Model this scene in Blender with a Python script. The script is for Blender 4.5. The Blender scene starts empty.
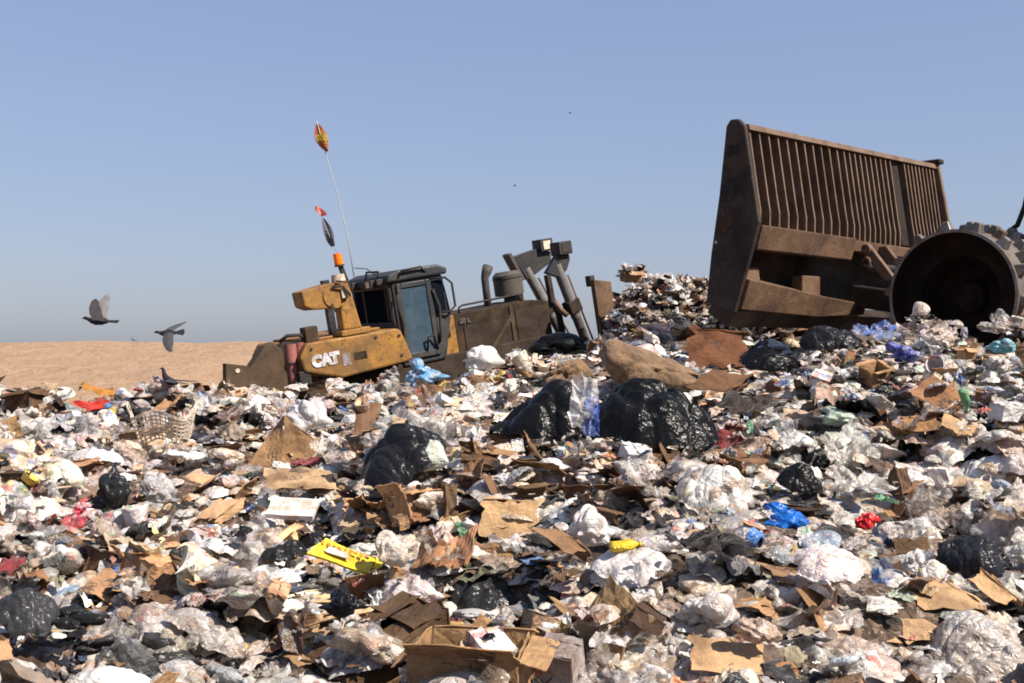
import bpy, bmesh, math, random
import numpy as np
from mathutils import Vector, Matrix

SC = bpy.context.scene
COL = SC.collection
R = math.radians
F = 1150.0          # focal length in pixels of a 1024 wide picture
CZ = 1.7            # eye height
PIT = math.atan(8.5 / F)

# ------------------------------------------------------------------ camera, sky, sun, exposure
cam = bpy.data.cameras.new("camera")
cam.sensor_width = 36.0
cam.lens = F / 1024.0 * 36.0
cam.clip_start = 0.1
cam.clip_end = 5000
camo = bpy.data.objects.new("camera", cam)
COL.objects.link(camo)
camo.location = (0, 0, CZ)
camo.rotation_euler = (R(90) + PIT, 0, 0)
SC.camera = camo

SUN_AZ = R(122)      # clockwise from +Y (the view direction)
SUN_EL = R(47)
w = bpy.data.worlds.new("World")
SC.world = w
w.use_nodes = True
nt = w.node_tree
bg = nt.nodes["Background"]
sky = nt.nodes.new("ShaderNodeTexSky")
sky.sky_type = 'NISHITA'
sky.sun_disc = False
sky.sun_elevation = SUN_EL
sky.sun_rotation = SUN_AZ
sky.altitude = 0
sky.air_density = 1.3
sky.dust_density = 1.0
sky.ozone_density = 1.5
tint = nt.nodes.new("ShaderNodeMix")
tint.data_type = 'RGBA'
tint.blend_type = 'MULTIPLY'
tint.inputs[0].default_value = 1.0
tint.inputs[7].default_value = (0.785, 0.872, 1.17, 1)
gam = nt.nodes.new("ShaderNodeGamma")   # evens the sky out towards the horizon as dusty air does
gam.inputs[1].default_value = 0.5
nt.links.new(sky.outputs[0], gam.inputs[0])
nt.links.new(gam.outputs[0], tint.inputs[6])
nt.links.new(tint.outputs[2], bg.inputs[0])
bg.inputs[1].default_value = 0.13

sd = bpy.data.lights.new("sun", 'SUN')
sd.energy = 5.0
sd.angle = R(0.53)
sd.color = (1.0, 0.92, 0.81)
so = bpy.data.objects.new("sun", sd)
COL.objects.link(so)
sv = Vector((math.sin(SUN_AZ) * math.cos(SUN_EL), math.cos(SUN_AZ) * math.cos(SUN_EL), math.sin(SUN_EL)))
so.rotation_euler = sv.to_track_quat('Z', 'Y').to_euler()

SC.view_settings.view_transform = 'Standard'
SC.view_settings.look = 'None'
SC.view_settings.gamma = 1
SC.view_settings.use_curve_mapping = False
SC.view_settings.exposure = 0.92
SC.cycles.filter_width = 1.8
SC.cycles.max_bounces = 5
SC.cycles.diffuse_bounces = 2
SC.cycles.glossy_bounces = 2
SC.cycles.transmission_bounces = 2
SC.cycles.transparent_max_bounces = 6

rng = np.random.default_rng(11)
random.seed(5)

# ------------------------------------------------------------------ materials
def newmat(name):
    m = bpy.data.materials.new(name)
    m.use_nodes = True
    t = m.node_tree
    b = t.nodes["Principled BSDF"]
    return m, t, b, t.nodes["Material Output"]

def N(t, typ, **kw):
    n = t.nodes.new(typ)
    for k, v in kw.items():
        if k.startswith('i_'):
            key = k[2:]
            key = int(key) if key.isdigit() else key
            n.inputs[key].default_value = v
        else:
            setattr(n, k, v)
    return n

def ramp(t, src, stops, interp='LINEAR'):
    r = t.nodes.new("ShaderNodeValToRGB")
    r.color_ramp.interpolation = interp
    e = r.color_ramp.elements
    while len(e) < len(stops):
        e.new(0.5)
    for el, (p, c) in zip(e, stops):
        el.position = p
        el.color = (c[0], c[1], c[2], 1) if not isinstance(c, (int, float)) else (c, c, c, 1)
    t.links.new(src, r.inputs[0])
    return r.outputs[0]

def mixc(t, fac, a, b, mode='MIX'):
    n = t.nodes.new("ShaderNodeMix")
    n.data_type = 'RGBA'
    n.blend_type = mode
    for i, v in ((0, fac), (6, a), (7, b)):
        if isinstance(v, (int, float)):
            n.inputs[i].default_value = v
        elif isinstance(v, tuple):
            n.inputs[i].default_value = (v[0], v[1], v[2], 1)
        else:
            t.links.new(v, n.inputs[i])
    return n.outputs[2]

def mathn(t, op, a, b=0.0):
    n = t.nodes.new("ShaderNodeMath")
    n.operation = op
    for i, v in ((0, a), (1, b)):
        if isinstance(v, (int, float)):
            n.inputs[i].default_value = v
        else:
            t.links.new(v, n.inputs[i])
    return n.outputs[0]

def color_source(t, merged):
    if merged:
        a = N(t, "ShaderNodeAttribute")
        a.attribute_name = "col"
        return a.outputs["Color"], a.outputs["Alpha"]
    o = t.nodes.new("ShaderNodeObjectInfo")
    return o.outputs["Color"], o.outputs["Alpha"]

def noise(t, pos, scale, detail=4, dist=0.0, rough=0.55):
    n = N(t, "ShaderNodeTexNoise")
    n.inputs["Scale"].default_value = scale
    n.inputs["Detail"].default_value = detail
    n.inputs["Distortion"].default_value = dist
    n.inputs["Roughness"].default_value = rough
    t.links.new(pos, n.inputs["Vector"])
    return n.outputs[0]

def film_mat(name, merged, rough=0.38, transl=0.16, bump=0.9, dirt=0.55, fs=1.0, sheer=0.0):
    """crumpled plastic film; alpha of the colour = how much of the contents shows through the film"""
    m, t, b, out = newmat(name)
    pos = t.nodes.new("ShaderNodeNewGeometry").outputs["Position"]
    c, al = color_source(t, merged)
    # contents seen through the film: cells of many colours
    warp = N(t, "ShaderNodeTexNoise", i_Scale=9.0)
    t.links.new(pos, warp.inputs["Vector"])
    sub = N(t, "ShaderNodeVectorMath", operation='MULTIPLY_ADD')
    t.links.new(warp.outputs["Color"], sub.inputs[0])
    sub.inputs[1].default_value = (0.14, 0.14, 0.14)
    t.links.new(pos, sub.inputs[2])
    vor = N(t, "ShaderNodeTexVoronoi", i_Scale=17.0)
    t.links.new(sub.outputs[0], vor.inputs["Vector"])
    sep = t.nodes.new("ShaderNodeSeparateColor")
    t.links.new(vor.outputs["Color"], sep.inputs[0])
    inner = ramp(t, sep.outputs[0], [(0.0, (0.66, 0.61, 0.57)), (0.28, (0.34, 0.24, 0.17)), (0.44, (0.72, 0.69, 0.67)),
                                     (0.58, (0.16, 0.11, 0.08)), (0.68, (0.52, 0.40, 0.30)), (0.84, (0.24, 0.27, 0.33)),
                                     (0.88, (0.62, 0.56, 0.52)), (0.965, (0.40, 0.13, 0.10)), (0.985, (0.55, 0.47, 0.20))], 'CONSTANT')
    msk = ramp(t, noise(t, pos, 11, 3), [(0.38, 0.0), (0.62, 1.0)])
    f1 = mathn(t, 'MULTIPLY', msk, al)
    c1 = mixc(t, f1, c, inner)
    dm = ramp(t, noise(t, pos, 6.5, 6, 0.6), [(0.45, 0.0), (0.72, dirt)])
    c2 = mixc(t, dm, c1, mixc(t, 1.0, c1, (0.56, 0.42, 0.31), 'MULTIPLY'))
    fine = ramp(t, noise(t, pos, 38, 4, 0.6), [(0.3, 0.80), (0.6, 1.03)])
    c3 = mixc(t, 1.0, c2, fine, 'MULTIPLY')
    t.links.new(c3, b.inputs["Base Color"])
    b.inputs["Roughness"].default_value = rough
    b.inputs["Specular IOR Level"].default_value = 0.5
    # soft folds with a few sharp creases
    mpz = N(t, "ShaderNodeMapping")
    mpz.inputs["Rotation"].default_value = (0.5, 0.3, 0.7)
    mpz.inputs["Scale"].default_value = (1.0, 2.2, 1.2)
    t.links.new(pos, mpz.inputs[0])
    r1 = noise(t, mpz.outputs[0], 8 * fs, 2, 1.6, 0.4)
    r2 = mathn(t, 'ABSOLUTE', mathn(t, 'SUBTRACT', noise(t, mpz.outputs[0], 11 * fs, 2, 2.2, 0.4), 0.5))
    r3 = mathn(t, 'ABSOLUTE', mathn(t, 'SUBTRACT', noise(t, mpz.outputs[0], 30 * fs, 2, 1.2, 0.5), 0.5))
    hgt = mathn(t, 'ADD', mathn(t, 'ADD', r1, mathn(t, 'MULTIPLY', r2, 0.8)), mathn(t, 'MULTIPLY', r3, 0.28))
    bp = N(t, "ShaderNodeBump", i_Strength=bump, i_Distance=0.06)
    t.links.new(hgt, bp.inputs["Height"])
    t.links.new(bp.outputs[0], b.inputs["Normal"])
    if transl > 0:
        tr = t.nodes.new("ShaderNodeBsdfTranslucent")
        t.links.new(c3, tr.inputs[0])
        t.links.new(bp.outputs[0], tr.inputs["Normal"])
        mx = N(t, "ShaderNodeMixShader")
        mx.inputs[0].default_value = transl
        t.links.new(b.outputs[0], mx.inputs[1])
        t.links.new(tr.outputs[0], mx.inputs[2])
        t.links.new(mx.outputs[0], out.inputs[0])
        if sheer:
            tp_ = t.nodes.new("ShaderNodeBsdfTransparent")
            m2 = N(t, "ShaderNodeMixShader")
            sf = ramp(t, noise(t, pos, 9, 3, 0.8), [(0.3, 0.0), (0.6, sheer)])
            t.links.new(sf, m2.inputs[0])
            t.links.new(mx.outputs[0], m2.inputs[1])
            t.links.new(tp_.outputs[0], m2.inputs[2])
            t.links.new(m2.outputs[0], out.inputs[0])
    return m

def card_mat(name, merged):
    m, t, b, out = newmat(name)
    pos = t.nodes.new("ShaderNodeNewGeometry").outputs["Position"]
    c, al = color_source(t, merged)
    d = ramp(t, noise(t, pos, 5, 6, 0.4), [(0.35, 0.55), (0.6, 1.0)])
    c1 = mixc(t, 1.0, c, d, 'MULTIPLY')
    st = ramp(t, noise(t, pos, 2.6, 5, 0.8), [(0.56, 0.0), (0.66, 0.7)])
    c2 = mixc(t, st, c1, (0.12, 0.065, 0.035))
    vor = N(t, "ShaderNodeTexVoronoi", i_Scale=10.0, distance='CHEBYCHEV')
    t.links.new(pos, vor.inputs["Vector"])
    sp = t.nodes.new("ShaderNodeSeparateColor")
    t.links.new(vor.outputs["Color"], sp.inputs[0])
    pr_ = mathn(t, 'MULTIPLY', mathn(t, 'GREATER_THAN', sp.outputs[0], 0.93), mathn(t, 'GREATER_THAN', noise(t, pos, 45, 1), 0.5))
    c2 = mixc(t, mathn(t, 'MULTIPLY', pr_, 0.75), c2, (0.05, 0.04, 0.04))
    fb = ramp(t, noise(t, pos, 90, 3), [(0.3, 0.82), (0.7, 1.06)])
    t.links.new(mixc(t, 1.0, c2, fb, 'MULTIPLY'), b.inputs["Base Color"])
    b.inputs["Roughness"].default_value = 0.9
    b.inputs["Specular IOR Level"].default_value = 0.2
    bp = N(t, "ShaderNodeBump", i_Strength=0.5, i_Distance=0.03)
    t.links.new(noise(t, pos, 17, 5, 0.7), bp.inputs["Height"])
    t.links.new(bp.outputs[0], b.inputs["Normal"])
    return m

def print_mat(name, merged, gloss=0.45):
    """paper and packaging with blocks of printed colour"""
    m, t, b, out = newmat(name)
    pos = t.nodes.new("ShaderNodeNewGeometry").outputs["Position"]
    c, al = color_source(t, merged)
    vor = N(t, "ShaderNodeTexVoronoi", i_Scale=15.0, distance='CHEBYCHEV')
    t.links.new(pos, vor.inputs["Vector"])
    sep = t.nodes.new("ShaderNodeSeparateColor")
    t.links.new(vor.outputs["Color"], sep.inputs[0])
    ink = ramp(t, sep.outputs[1], [(0.0, (0.55, 0.04, 0.03)), (0.2, (0.03, 0.10, 0.36)), (0.4, (0.7, 0.68, 0.64)), (0.6, (0.66, 0.50, 0.06)),
                                   (0.72, (0.05, 0.24, 0.09)), (0.84, (0.05, 0.05, 0.05))], 'CONSTANT')
    use = mathn(t, 'GREATER_THAN', sep.outputs[2], 0.80)
    c1 = mixc(t, mathn(t, 'MULTIPLY', use, al), c, ink)
    d = ramp(t, noise(t, pos, 7, 6, 0.6), [(0.40, (0.55, 0.44, 0.35)), (0.62, (1, 1, 1))])
    t.links.new(mixc(t, 1.0, c1, d, 'MULTIPLY'), b.inputs["Base Color"])
    b.inputs["Roughness"].default_value = gloss
    bp = N(t, "ShaderNodeBump", i_Strength=0.6, i_Distance=0.04)
    t.links.new(noise(t, pos, 22, 4, 0.8), bp.inputs["Height"])
    t.links.new(bp.outputs[0], b.inputs["Normal"])
    return m

def cloth_mat(name, merged):
    m, t, b, out = newmat(name)
    pos = t.nodes.new("ShaderNodeNewGeometry").outputs["Position"]
    c, al = color_source(t, merged)
    d = ramp(t, noise(t, pos, 8, 5, 0.5), [(0.35, 0.5), (0.65, 1.1)])
    t.links.new(mixc(t, 1.0, c, d, 'MULTIPLY'), b.inputs["Base Color"])
    b.inputs["Roughness"].default_value = 1.0
    b.inputs["Specular IOR Level"].default_value = 0.1
    b.inputs["Sheen Weight"].default_value = 0.2
    bp = N(t, "ShaderNodeBump", i_Strength=0.7, i_Distance=0.05)
    t.links.new(noise(t, pos, 16, 5, 1.2), bp.inputs["Height"])
    t.links.new(bp.outputs[0], b.inputs["Normal"])
    return m

def metal_mat(name, base, dirtc, amount=0.5, rough=0.6, metallic=0.0, scale=3.0, rust=None):
    m, t, b, out = newmat(name)
    tc = t.nodes.new("ShaderNodeTexCoord").outputs["Object"]
    f = ramp(t, noise(t, tc, scale, 7, 0.5, 0.62), [(0.55 - amount * 0.35, 0.0), (0.75 - amount * 0.25, 1.0)])
    c1 = mixc(t, f, base, dirtc)
    if rust:
        f2 = ramp(t, noise(t, tc, scale * 3.5, 8, 0.8, 0.7), [(0.52, 0.0), (0.62, 0.85)])
        c1 = mixc(t, f2, c1, rust)
    sp = ramp(t, noise(t, tc, scale * 16, 4, 0.0), [(0.3, 0.8), (0.65, 1.08)])
    t.links.new(mixc(t, 1.0, c1, sp, 'MULTIPLY'), b.inputs["Base Color"])
    rr = ramp(t, f, [(0.0, rough), (1.0, min(1.0, rough + 0.3))])
    t.links.new(rr, b.inputs["Roughness"])
    b.inputs["Metallic"].default_value = metallic
    b.inputs["Specular IOR Level"].default_value = 0.22
    bp = N(t, "ShaderNodeBump", i_Strength=0.35, i_Distance=0.02)
    t.links.new(noise(t, tc, scale * 9, 5, 0.4), bp.inputs["Height"])
    t.links.new(bp.outputs[0], b.inputs["Normal"])
    return m

M = {}
for mg in (False, True):
    s = '_litter' if mg else ''
    M['film' + s] = film_mat('plastic_film' + s, mg, rough=0.26, transl=0.26, bump=0.5)
    M['sheer' + s] = film_mat('sheer_film' + s, mg, rough=0.25, transl=0.25, bump=0.5, sheer=0.62)
    M['black' + s] = film_mat('black_film' + s, mg, rough=0.29, transl=0.0, bump=0.38, dirt=0.15, fs=0.6)
    M['black' + s].node_tree.nodes['Principled BSDF'].inputs['Specular IOR Level'].default_value = 0.17
    M['card' + s] = card_mat('cardboard' + s, mg)
    M['print' + s] = print_mat('printed_paper' + s, mg)
    M['cloth' + s] = cloth_mat('cloth' + s, mg)

M['yellow'] = metal_mat('yellow_paint', (0.33, 0.160, 0.034), (0.15, 0.082, 0.034), 0.5, 0.5, 0.0, 1.5, rust=(0.12, 0.065, 0.028))
M['dirty_yellow'] = metal_mat('grimy_yellow_paint', (0.07, 0.040, 0.016), (0.024, 0.016, 0.012), 0.75, 0.7, rust=(0.03, 0.02, 0.015))
M['grimy'] = metal_mat('grimy_brown_steel', (0.045, 0.030, 0.021), (0.025, 0.017, 0.012), 0.5, 0.7)
M['counter'] = metal_mat('dusty_brown_steel', (0.085, 0.054, 0.032), (0.05, 0.033, 0.021), 0.5, 0.8)
M['dark'] = metal_mat('dark_grey_steel', (0.022, 0.022, 0.026), (0.045, 0.038, 0.033), 0.45, 0.5)
M['grey'] = metal_mat('dusty_grey_steel', (0.05, 0.046, 0.047), (0.085, 0.070, 0.057), 0.5, 0.55)
M['cyl'] = metal_mat('dusty_lit_cylinder_steel', (0.15, 0.14, 0.135), (0.10, 0.085, 0.07), 0.4, 0.4)  # grey steel lightened to paint the highlights along the lift cylinders
M['cabgrey'] = metal_mat('cab_grey_paint', (0.030, 0.031, 0.036), (0.055, 0.049, 0.045), 0.35, 0.45)
M['blade'] = metal_mat('blade_steel', (0.150, 0.092, 0.056), (0.065, 0.038, 0.024), 0.5, 0.55, 0.0, 2.2, rust=(0.10, 0.05, 0.028))
M['shaded_blade'] = metal_mat('shaded_blade_steel', (0.045, 0.033, 0.026), (0.014, 0.012, 0.012), 0.5, 0.5, 0.0, 1.6, rust=(0.055, 0.027, 0.013))  # rusty blade steel, darkened to paint shade on end plate, recess and underside
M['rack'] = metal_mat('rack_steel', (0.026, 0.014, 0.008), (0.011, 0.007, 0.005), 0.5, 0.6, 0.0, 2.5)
M['bar'] = metal_mat('bar_steel', (0.17, 0.112, 0.076), (0.10, 0.063, 0.042), 0.5, 0.5)
M['drum'] = metal_mat('drum_steel', (0.22, 0.205, 0.195), (0.11, 0.080, 0.060), 0.45, 0.35, 0.5, rust=(0.16, 0.10, 0.06))
M['hollow'] = metal_mat('shaded_wheel_inside', (0.016, 0.006, 0.004), (0.004, 0.003, 0.002), 0.5, 0.8)  # near-black brown: shade inside the wheel is put into the colour
M['red'] = metal_mat('faded_red_paint', (0.30, 0.10, 0.09), (0.20, 0.09, 0.075), 0.45, 0.6)
M['chrome'] = metal_mat('polished_rod', (0.55, 0.55, 0.55), (0.35, 0.3, 0.25), 0.3, 0.25, 0.8)
M['rubber'] = metal_mat('black_rubber', (0.02, 0.02, 0.02), (0.05, 0.045, 0.04), 0.4, 0.8)
M['white'] = metal_mat('white_dirty_plastic', (0.62, 0.58, 0.52), (0.35, 0.25, 0.17), 0.5, 0.6)
M['logo'] = metal_mat('worn_white_lettering', (0.60, 0.60, 0.62), (0.30, 0.24, 0.2), 0.45, 0.6, scale=9)
M['faded_logo'] = metal_mat('faded_lettering', (0.26, 0.24, 0.26), (0.17, 0.11, 0.07), 0.6, 0.7, scale=9)
M['dim_logo'] = metal_mat('dim_lettering', (0.13, 0.125, 0.13), (0.07, 0.05, 0.04), 0.5, 0.7, scale=9)
M['number'] = metal_mat('black_number', (0.012, 0.010, 0.010), (0.03, 0.02, 0.015), 0.3, 0.7)

def simple(name, col, rough=0.5, metallic=0.0, emit=0.0, transl=0.0):
    m, t, b, out = newmat(name)
    pos = t.nodes.new("ShaderNodeNewGeometry").outputs["Position"]
    v = ramp(t, noise(t, pos, 20, 4), [(0.3, 0.8), (0.7, 1.1)])
    c = mixc(t, 1.0, (col[0], col[1], col[2]), v, 'MULTIPLY')
    t.links.new(c, b.inputs["Base Color"])
    b.inputs["Roughness"].default_value = rough
    b.inputs["Metallic"].default_value = metallic
    if transl:
        tr = t.nodes.new("ShaderNodeBsdfTranslucent")
        t.links.new(c, tr.inputs[0])
        mx = N(t, "ShaderNodeMixShader")
        mx.inputs[0].default_value = transl
        t.links.new(b.outputs[0], mx.inputs[1])
        t.links.new(tr.outputs[0], mx.inputs[2])
        t.links.new(mx.outputs[0], out.inputs[0])
    return m

M['amber'] = simple('amber_lens', (0.95, 0.25, 0.015), 0.25, transl=0.35)
M['flag_orange'] = simple('orange_flag', (0.50, 0.14, 0.05), 0.8, transl=0.4)
M['flag_yellow'] = simple('yellow_flag_cross', (0.50, 0.32, 0.04), 0.8, transl=0.4)
M['flag_pink'] = simple('pink_flag', (0.62, 0.20, 0.17), 0.8, transl=0.4)
M['flag_grey'] = simple('grey_flag', (0.10, 0.10, 0.13), 0.9)
M['whip'] = simple('whip_rod', (0.42, 0.42, 0.38), 0.5)
M['pigeon_dark'] = simple('pigeon_dark_feathers', (0.014, 0.015, 0.018), 0.7)
M['pigeon_grey'] = simple('pigeon_grey_feathers', (0.055, 0.055, 0.062), 0.7)
M['pigeon_wing'] = simple('pigeon_pale_underwing', (0.38, 0.36, 0.36), 0.8, transl=0.25)
for k_ in ('pigeon_dark', 'pigeon_grey'):
    M[k_].node_tree.nodes['Principled BSDF'].inputs['Specular IOR Level'].default_value = 0.15
M['lamp_glass'] = simple('lamp_glass', (0.62, 0.52, 0.40), 0.3)
M['wood'] = M['card']

def glass_mat(name, base):
    m, t, b, out = newmat(name)
    pos = t.nodes.new("ShaderNodeNewGeometry").outputs["Position"]
    dust = ramp(t, noise(t, pos, 5, 5, 0.5), [(0.35, 0.1), (0.7, 0.55)])
    t.links.new(mixc(t, dust, base, (0.085, 0.105, 0.12)), b.inputs["Base Color"])
    rr = ramp(t, dust, [(0.0, 0.08), (1.0, 0.45)])
    t.links.new(rr, b.inputs["Roughness"])
    b.inputs["Specular IOR Level"].default_value = 0.9
    return m
M['glass_side'] = glass_mat('dusty_sky_glass', (0.028, 0.058, 0.085))  # blue base colour stands for the reflected sky, dust mixed over it
M['glass_rear'] = simple('dark_rear_glass', (0.006, 0.009, 0.014), 0.2)
M['glass_rear'].node_tree.nodes['Principled BSDF'].inputs['Specular IOR Level'].default_value = 0.0

# ground under the litter: dark refuse, kept dark so the gaps read as shade
m, t, b, out = newmat('packed_refuse_ground')
pos = t.nodes.new("ShaderNodeNewGeometry").outputs["Position"]
wp = N(t, "ShaderNodeTexNoise", i_Scale=14.0)
t.links.new(pos, wp.inputs["Vector"])
wm = N(t, "ShaderNodeVectorMath", operation='MULTIPLY_ADD')
t.links.new(wp.outputs["Color"], wm.inputs[0])
wm.inputs[1].default_value = (0.12, 0.12, 0.12)
t.links.new(pos, wm.inputs[2])
vor = N(t, "ShaderNodeTexVoronoi", i_Scale=38.0)
t.links.new(wm.outputs[0], vor.inputs["Vector"])
sep = t.nodes.new("ShaderNodeSeparateColor")
t.links.new(vor.outputs["Color"], sep.inputs[0])
c = ramp(t, sep.outputs[0], [(0.0, (0.045, 0.028, 0.018)), (0.35, (0.11, 0.07, 0.045)), (0.6, (0.02, 0.015, 0.012)), (0.75, (0.20, 0.14, 0.10)), (0.9, (0.35, 0.30, 0.26))], 'CONSTANT')
t.links.new(mixc(t, 0.35, c, (0.07, 0.045, 0.03)), b.inputs["Base Color"])
b.inputs["Roughness"].default_value = 1.0
bp = N(t, "ShaderNodeBump", i_Strength=1.0, i_Distance=0.06)
t.links.new(noise(t, pos, 15, 6, 0.6), bp.inputs["Height"])
t.links.new(bp.outputs[0], b.inputs["Normal"])
M['refuse'] = m

m, t, b, out = newmat('tan_graded_dirt')
pos = t.nodes.new("ShaderNodeNewGeometry").outputs["Position"]
mp = N(t, "ShaderNodeMapping")
mp.inputs["Scale"].default_value = (1.3, 0.7, 1.0)
t.links.new(pos, mp.inputs[0])
c = ramp(t, noise(t, mp.outputs[0], 0.9, 8, 0.4, 0.65), [(0.3, (0.24, 0.145, 0.082)), (0.5, (0.29, 0.183, 0.108)), (0.72, (0.34, 0.222, 0.135))])
spk = ramp(t, noise(t, mp.outputs[0], 5.0, 4, 0.3, 0.7), [(0.34, 0.5), (0.46, 1.0)])
t.links.new(mixc(t, 1.0, c, spk, 'MULTIPLY'), b.inputs["Base Color"])
b.inputs["Roughness"].default_value = 1.0
bp = N(t, "ShaderNodeBump", i_Strength=0.55, i_Distance=0.5)
t.links.new(noise(t, mp.outputs[0], 1.6, 7, 0.3, 0.65), bp.inputs["Height"])
t.links.new(bp.outputs[0], b.inputs["Normal"])
M['dirt'] = m

# ------------------------------------------------------------------ object helpers
def tag(o, label=None, cat=None, group=None, kind=None):
    for k, v in (('label', label), ('category', cat), ('group', group), ('kind', kind)):
        if v:
            o[k] = v
    return o

def link(o, parent=None):
    COL.objects.link(o)
    if parent is not None:
        o.parent = parent
    return o

def np_mesh(name, V, T, mat, smooth=True, colors=None):
    me = bpy.data.meshes.new(name)
    V = np.asarray(V, dtype=np.float32)
    T = np.asarray(T, dtype=np.int32)
    me.vertices.add(len(V))
    me.vertices.foreach_set('co', V.ravel())
    me.loops.add(T.size)
    me.loops.foreach_set('vertex_index', T.ravel())
    me.polygons.add(len(T))
    me.polygons.foreach_set('loop_start', np.arange(0, T.size, 3, dtype=np.int32))
    me.polygons.foreach_set('use_smooth', np.full(len(T), smooth, dtype=bool))
    me.update(calc_edges=True)
    if colors is not None:
        a = me.color_attributes.new('col', 'FLOAT_COLOR', 'POINT')
        a.data.foreach_set('color', np.asarray(colors, dtype=np.float32).ravel())
    me.materials.append(mat)
    return me

class MB:
    def __init__(s):
        s.v, s.f, s.sm = [], [], []
    def add(s, vs, fs, smooth=False):
        n = len(s.v)
        s.v += [tuple(v) for v in vs]
        s.f += [tuple(i + n for i in f) for f in fs]
        s.sm += [smooth] * len(fs)
        return s
    def box(s, x0, x1, y0, y1, z0, z1):
        vs = [(x, y, z) for x in (x0, x1) for y in (y0, y1) for z in (z0, z1)]
        return s.add(vs, [(0, 1, 3, 2), (4, 6, 7, 5), (0, 4, 5, 1), (2, 3, 7, 6), (0, 2, 6, 4), (1, 5, 7, 3)])
    def prism(s, poly, y0, y1):
        """poly in XZ, extruded along Y"""
        n = len(poly)
        vs = [(x, y0, z) for x, z in poly] + [(x, y1, z) for x, z in poly]
        fs = [tuple(range(n)), tuple(range(2 * n - 1, n - 1, -1))]
        fs += [(i, i + n, (i + 1) % n + n, (i + 1) % n) for i in range(n)]
        return s.add(vs, fs)
    def bar(s, p0, p1, wx, wy):
        """rectangular bar from p0 to p1"""
        p0, p1 = Vector(p0), Vector(p1)
        d = (p1 - p0).normalized()
        up = Vector((0, 1, 0)) if abs(d.y) < 0.9 else Vector((0, 0, 1))
        a = d.cross(up).normalized() * wx / 2
        b_ = d.cross(a).normalized() * wy / 2
        vs = [p + sa * a + sb * b_ for p in (p0, p1) for sa, sb in ((-1, -1), (1, -1), (1, 1), (-1, 1))]
        return s.add(vs, [(0, 1, 2, 3), (7, 6, 5, 4), (0, 4, 5, 1), (1, 5, 6, 2), (2, 6, 7, 3), (3, 7, 4, 0)])
    def cyl(s, p0, p1, r0, r1=None, n=20, caps=True):
        r1 = r0 if r1 is None else r1
        p0, p1 = Vector(p0), Vector(p1)
        d = (p1 - p0).normalized()
        a = d.orthogonal().normalized()
        b_ = d.cross(a)
        vs = []
        for p, r in ((p0, r0), (p1, r1)):
            for i in range(n):
                q = 2 * math.pi * i / n
                vs.append(p + (a * math.cos(q) + b_ * math.sin(q)) * r)
        s.add(vs, [(i, (i + 1) % n, (i + 1) % n + n, i + n) for i in range(n)], True)
        if caps:
            s.add(vs[:n], [tuple(reversed(range(n)))])
            s.add(vs[n:], [tuple(range(n))])
        return s
    def tube(s, pts, r, n=8):
        pts = [Vector(p) for p in pts]
        rings = []
        for i, p in enumerate(pts):
            d = (pts[min(i + 1, len(pts) - 1)] - pts[max(i - 1, 0)]).normalized()
            a = d.cross(Vector((0.31, 0.9, 0.2))).normalized()
            b_ = d.cross(a)
            rr = r[i] if isinstance(r, (list, tuple)) else r
            rings.append([p + (a * math.cos(2 * math.pi * k / n) + b_ * math.sin(2 * math.pi * k / n)) * rr for k in range(n)])
        vs = [v for q in rings for v in q]
        fs = [(i * n + k, i * n + (k + 1) % n, (i + 1) * n + (k + 1) % n, (i + 1) * n + k) for i in range(len(pts) - 1) for k in range(n)]
        fs += [tuple(reversed(range(n))), tuple((len(pts) - 1) * n + k for k in range(n))]
        return s.add(vs, fs, True)
    def build(s, name, mat, parent=None, bevel=0.0):
        me = bpy.data.meshes.new(name)
        me.from_pydata(s.v, [], s.f)
        me.polygons.foreach_set('use_smooth', np.array(s.sm, dtype=bool))
        me.update()
        bm = bmesh.new()
        bm.from_mesh(me)
        bmesh.ops.recalc_face_normals(bm, faces=bm.faces)
        bm.to_mesh(me)
        bm.free()
        me.materials.append(mat)
        o = link(bpy.data.objects.new(name, me), parent)
        if bevel:
            bv = o.modifiers.new('bevel', 'BEVEL')
            bv.width = bevel
            bv.segments = 2
            bv.limit_method = 'ANGLE'
        return o

def empty(name, loc=(0, 0, 0), rot=(0, 0, 0)):
    o = bpy.data.objects.new(name, None)
    o.location = loc
    o.rotation_euler = rot
    o.empty_display_size = 0.3
    return link(o)

def ray(px, py):
    x = (px - 512) / F
    z = -(py - 341.5) / F
    c, s = math.cos(PIT), math.sin(PIT)
    return np.array([x, c - s * z, s + c * z])

def project(P):
    P = np.asarray(P, dtype=float)
    d = P - np.array([0, 0, CZ])
    c, s = math.cos(PIT), math.sin(PIT)
    y = c * d[..., 1] + s * d[..., 2]
    z = -s * d[..., 1] + c * d[..., 2]
    return 512 + F * d[..., 0] / y, 341.5 - F * z / y, y

# ------------------------------------------------------------------ terrain
def sstep(a, b, x):
    t_ = np.clip((x - a) / (b - a), 0, 1)
    return t_ * t_ * (3 - 2 * t_)

_rl = np.random.default_rng(3)
_lw = [(_rl.uniform(0, 6.28), _rl.uniform(0, 6.28), _rl.uniform(0.5, 1.0) * s_, a_) for s_, a_ in
       ((0.9, 0.10), (1.4, 0.09), (2.2, 0.06), (3.3, 0.045), (5.0, 0.03), (6.5, 0.025)) for _ in range(3)]
def lumps(x, y):
    o = 0 * x
    for a, p, f, am in _lw:
        o = o + am * 0.6 * np.sin((x * math.cos(a) + y * math.sin(a)) * f * 2 + p)
    return o

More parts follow.
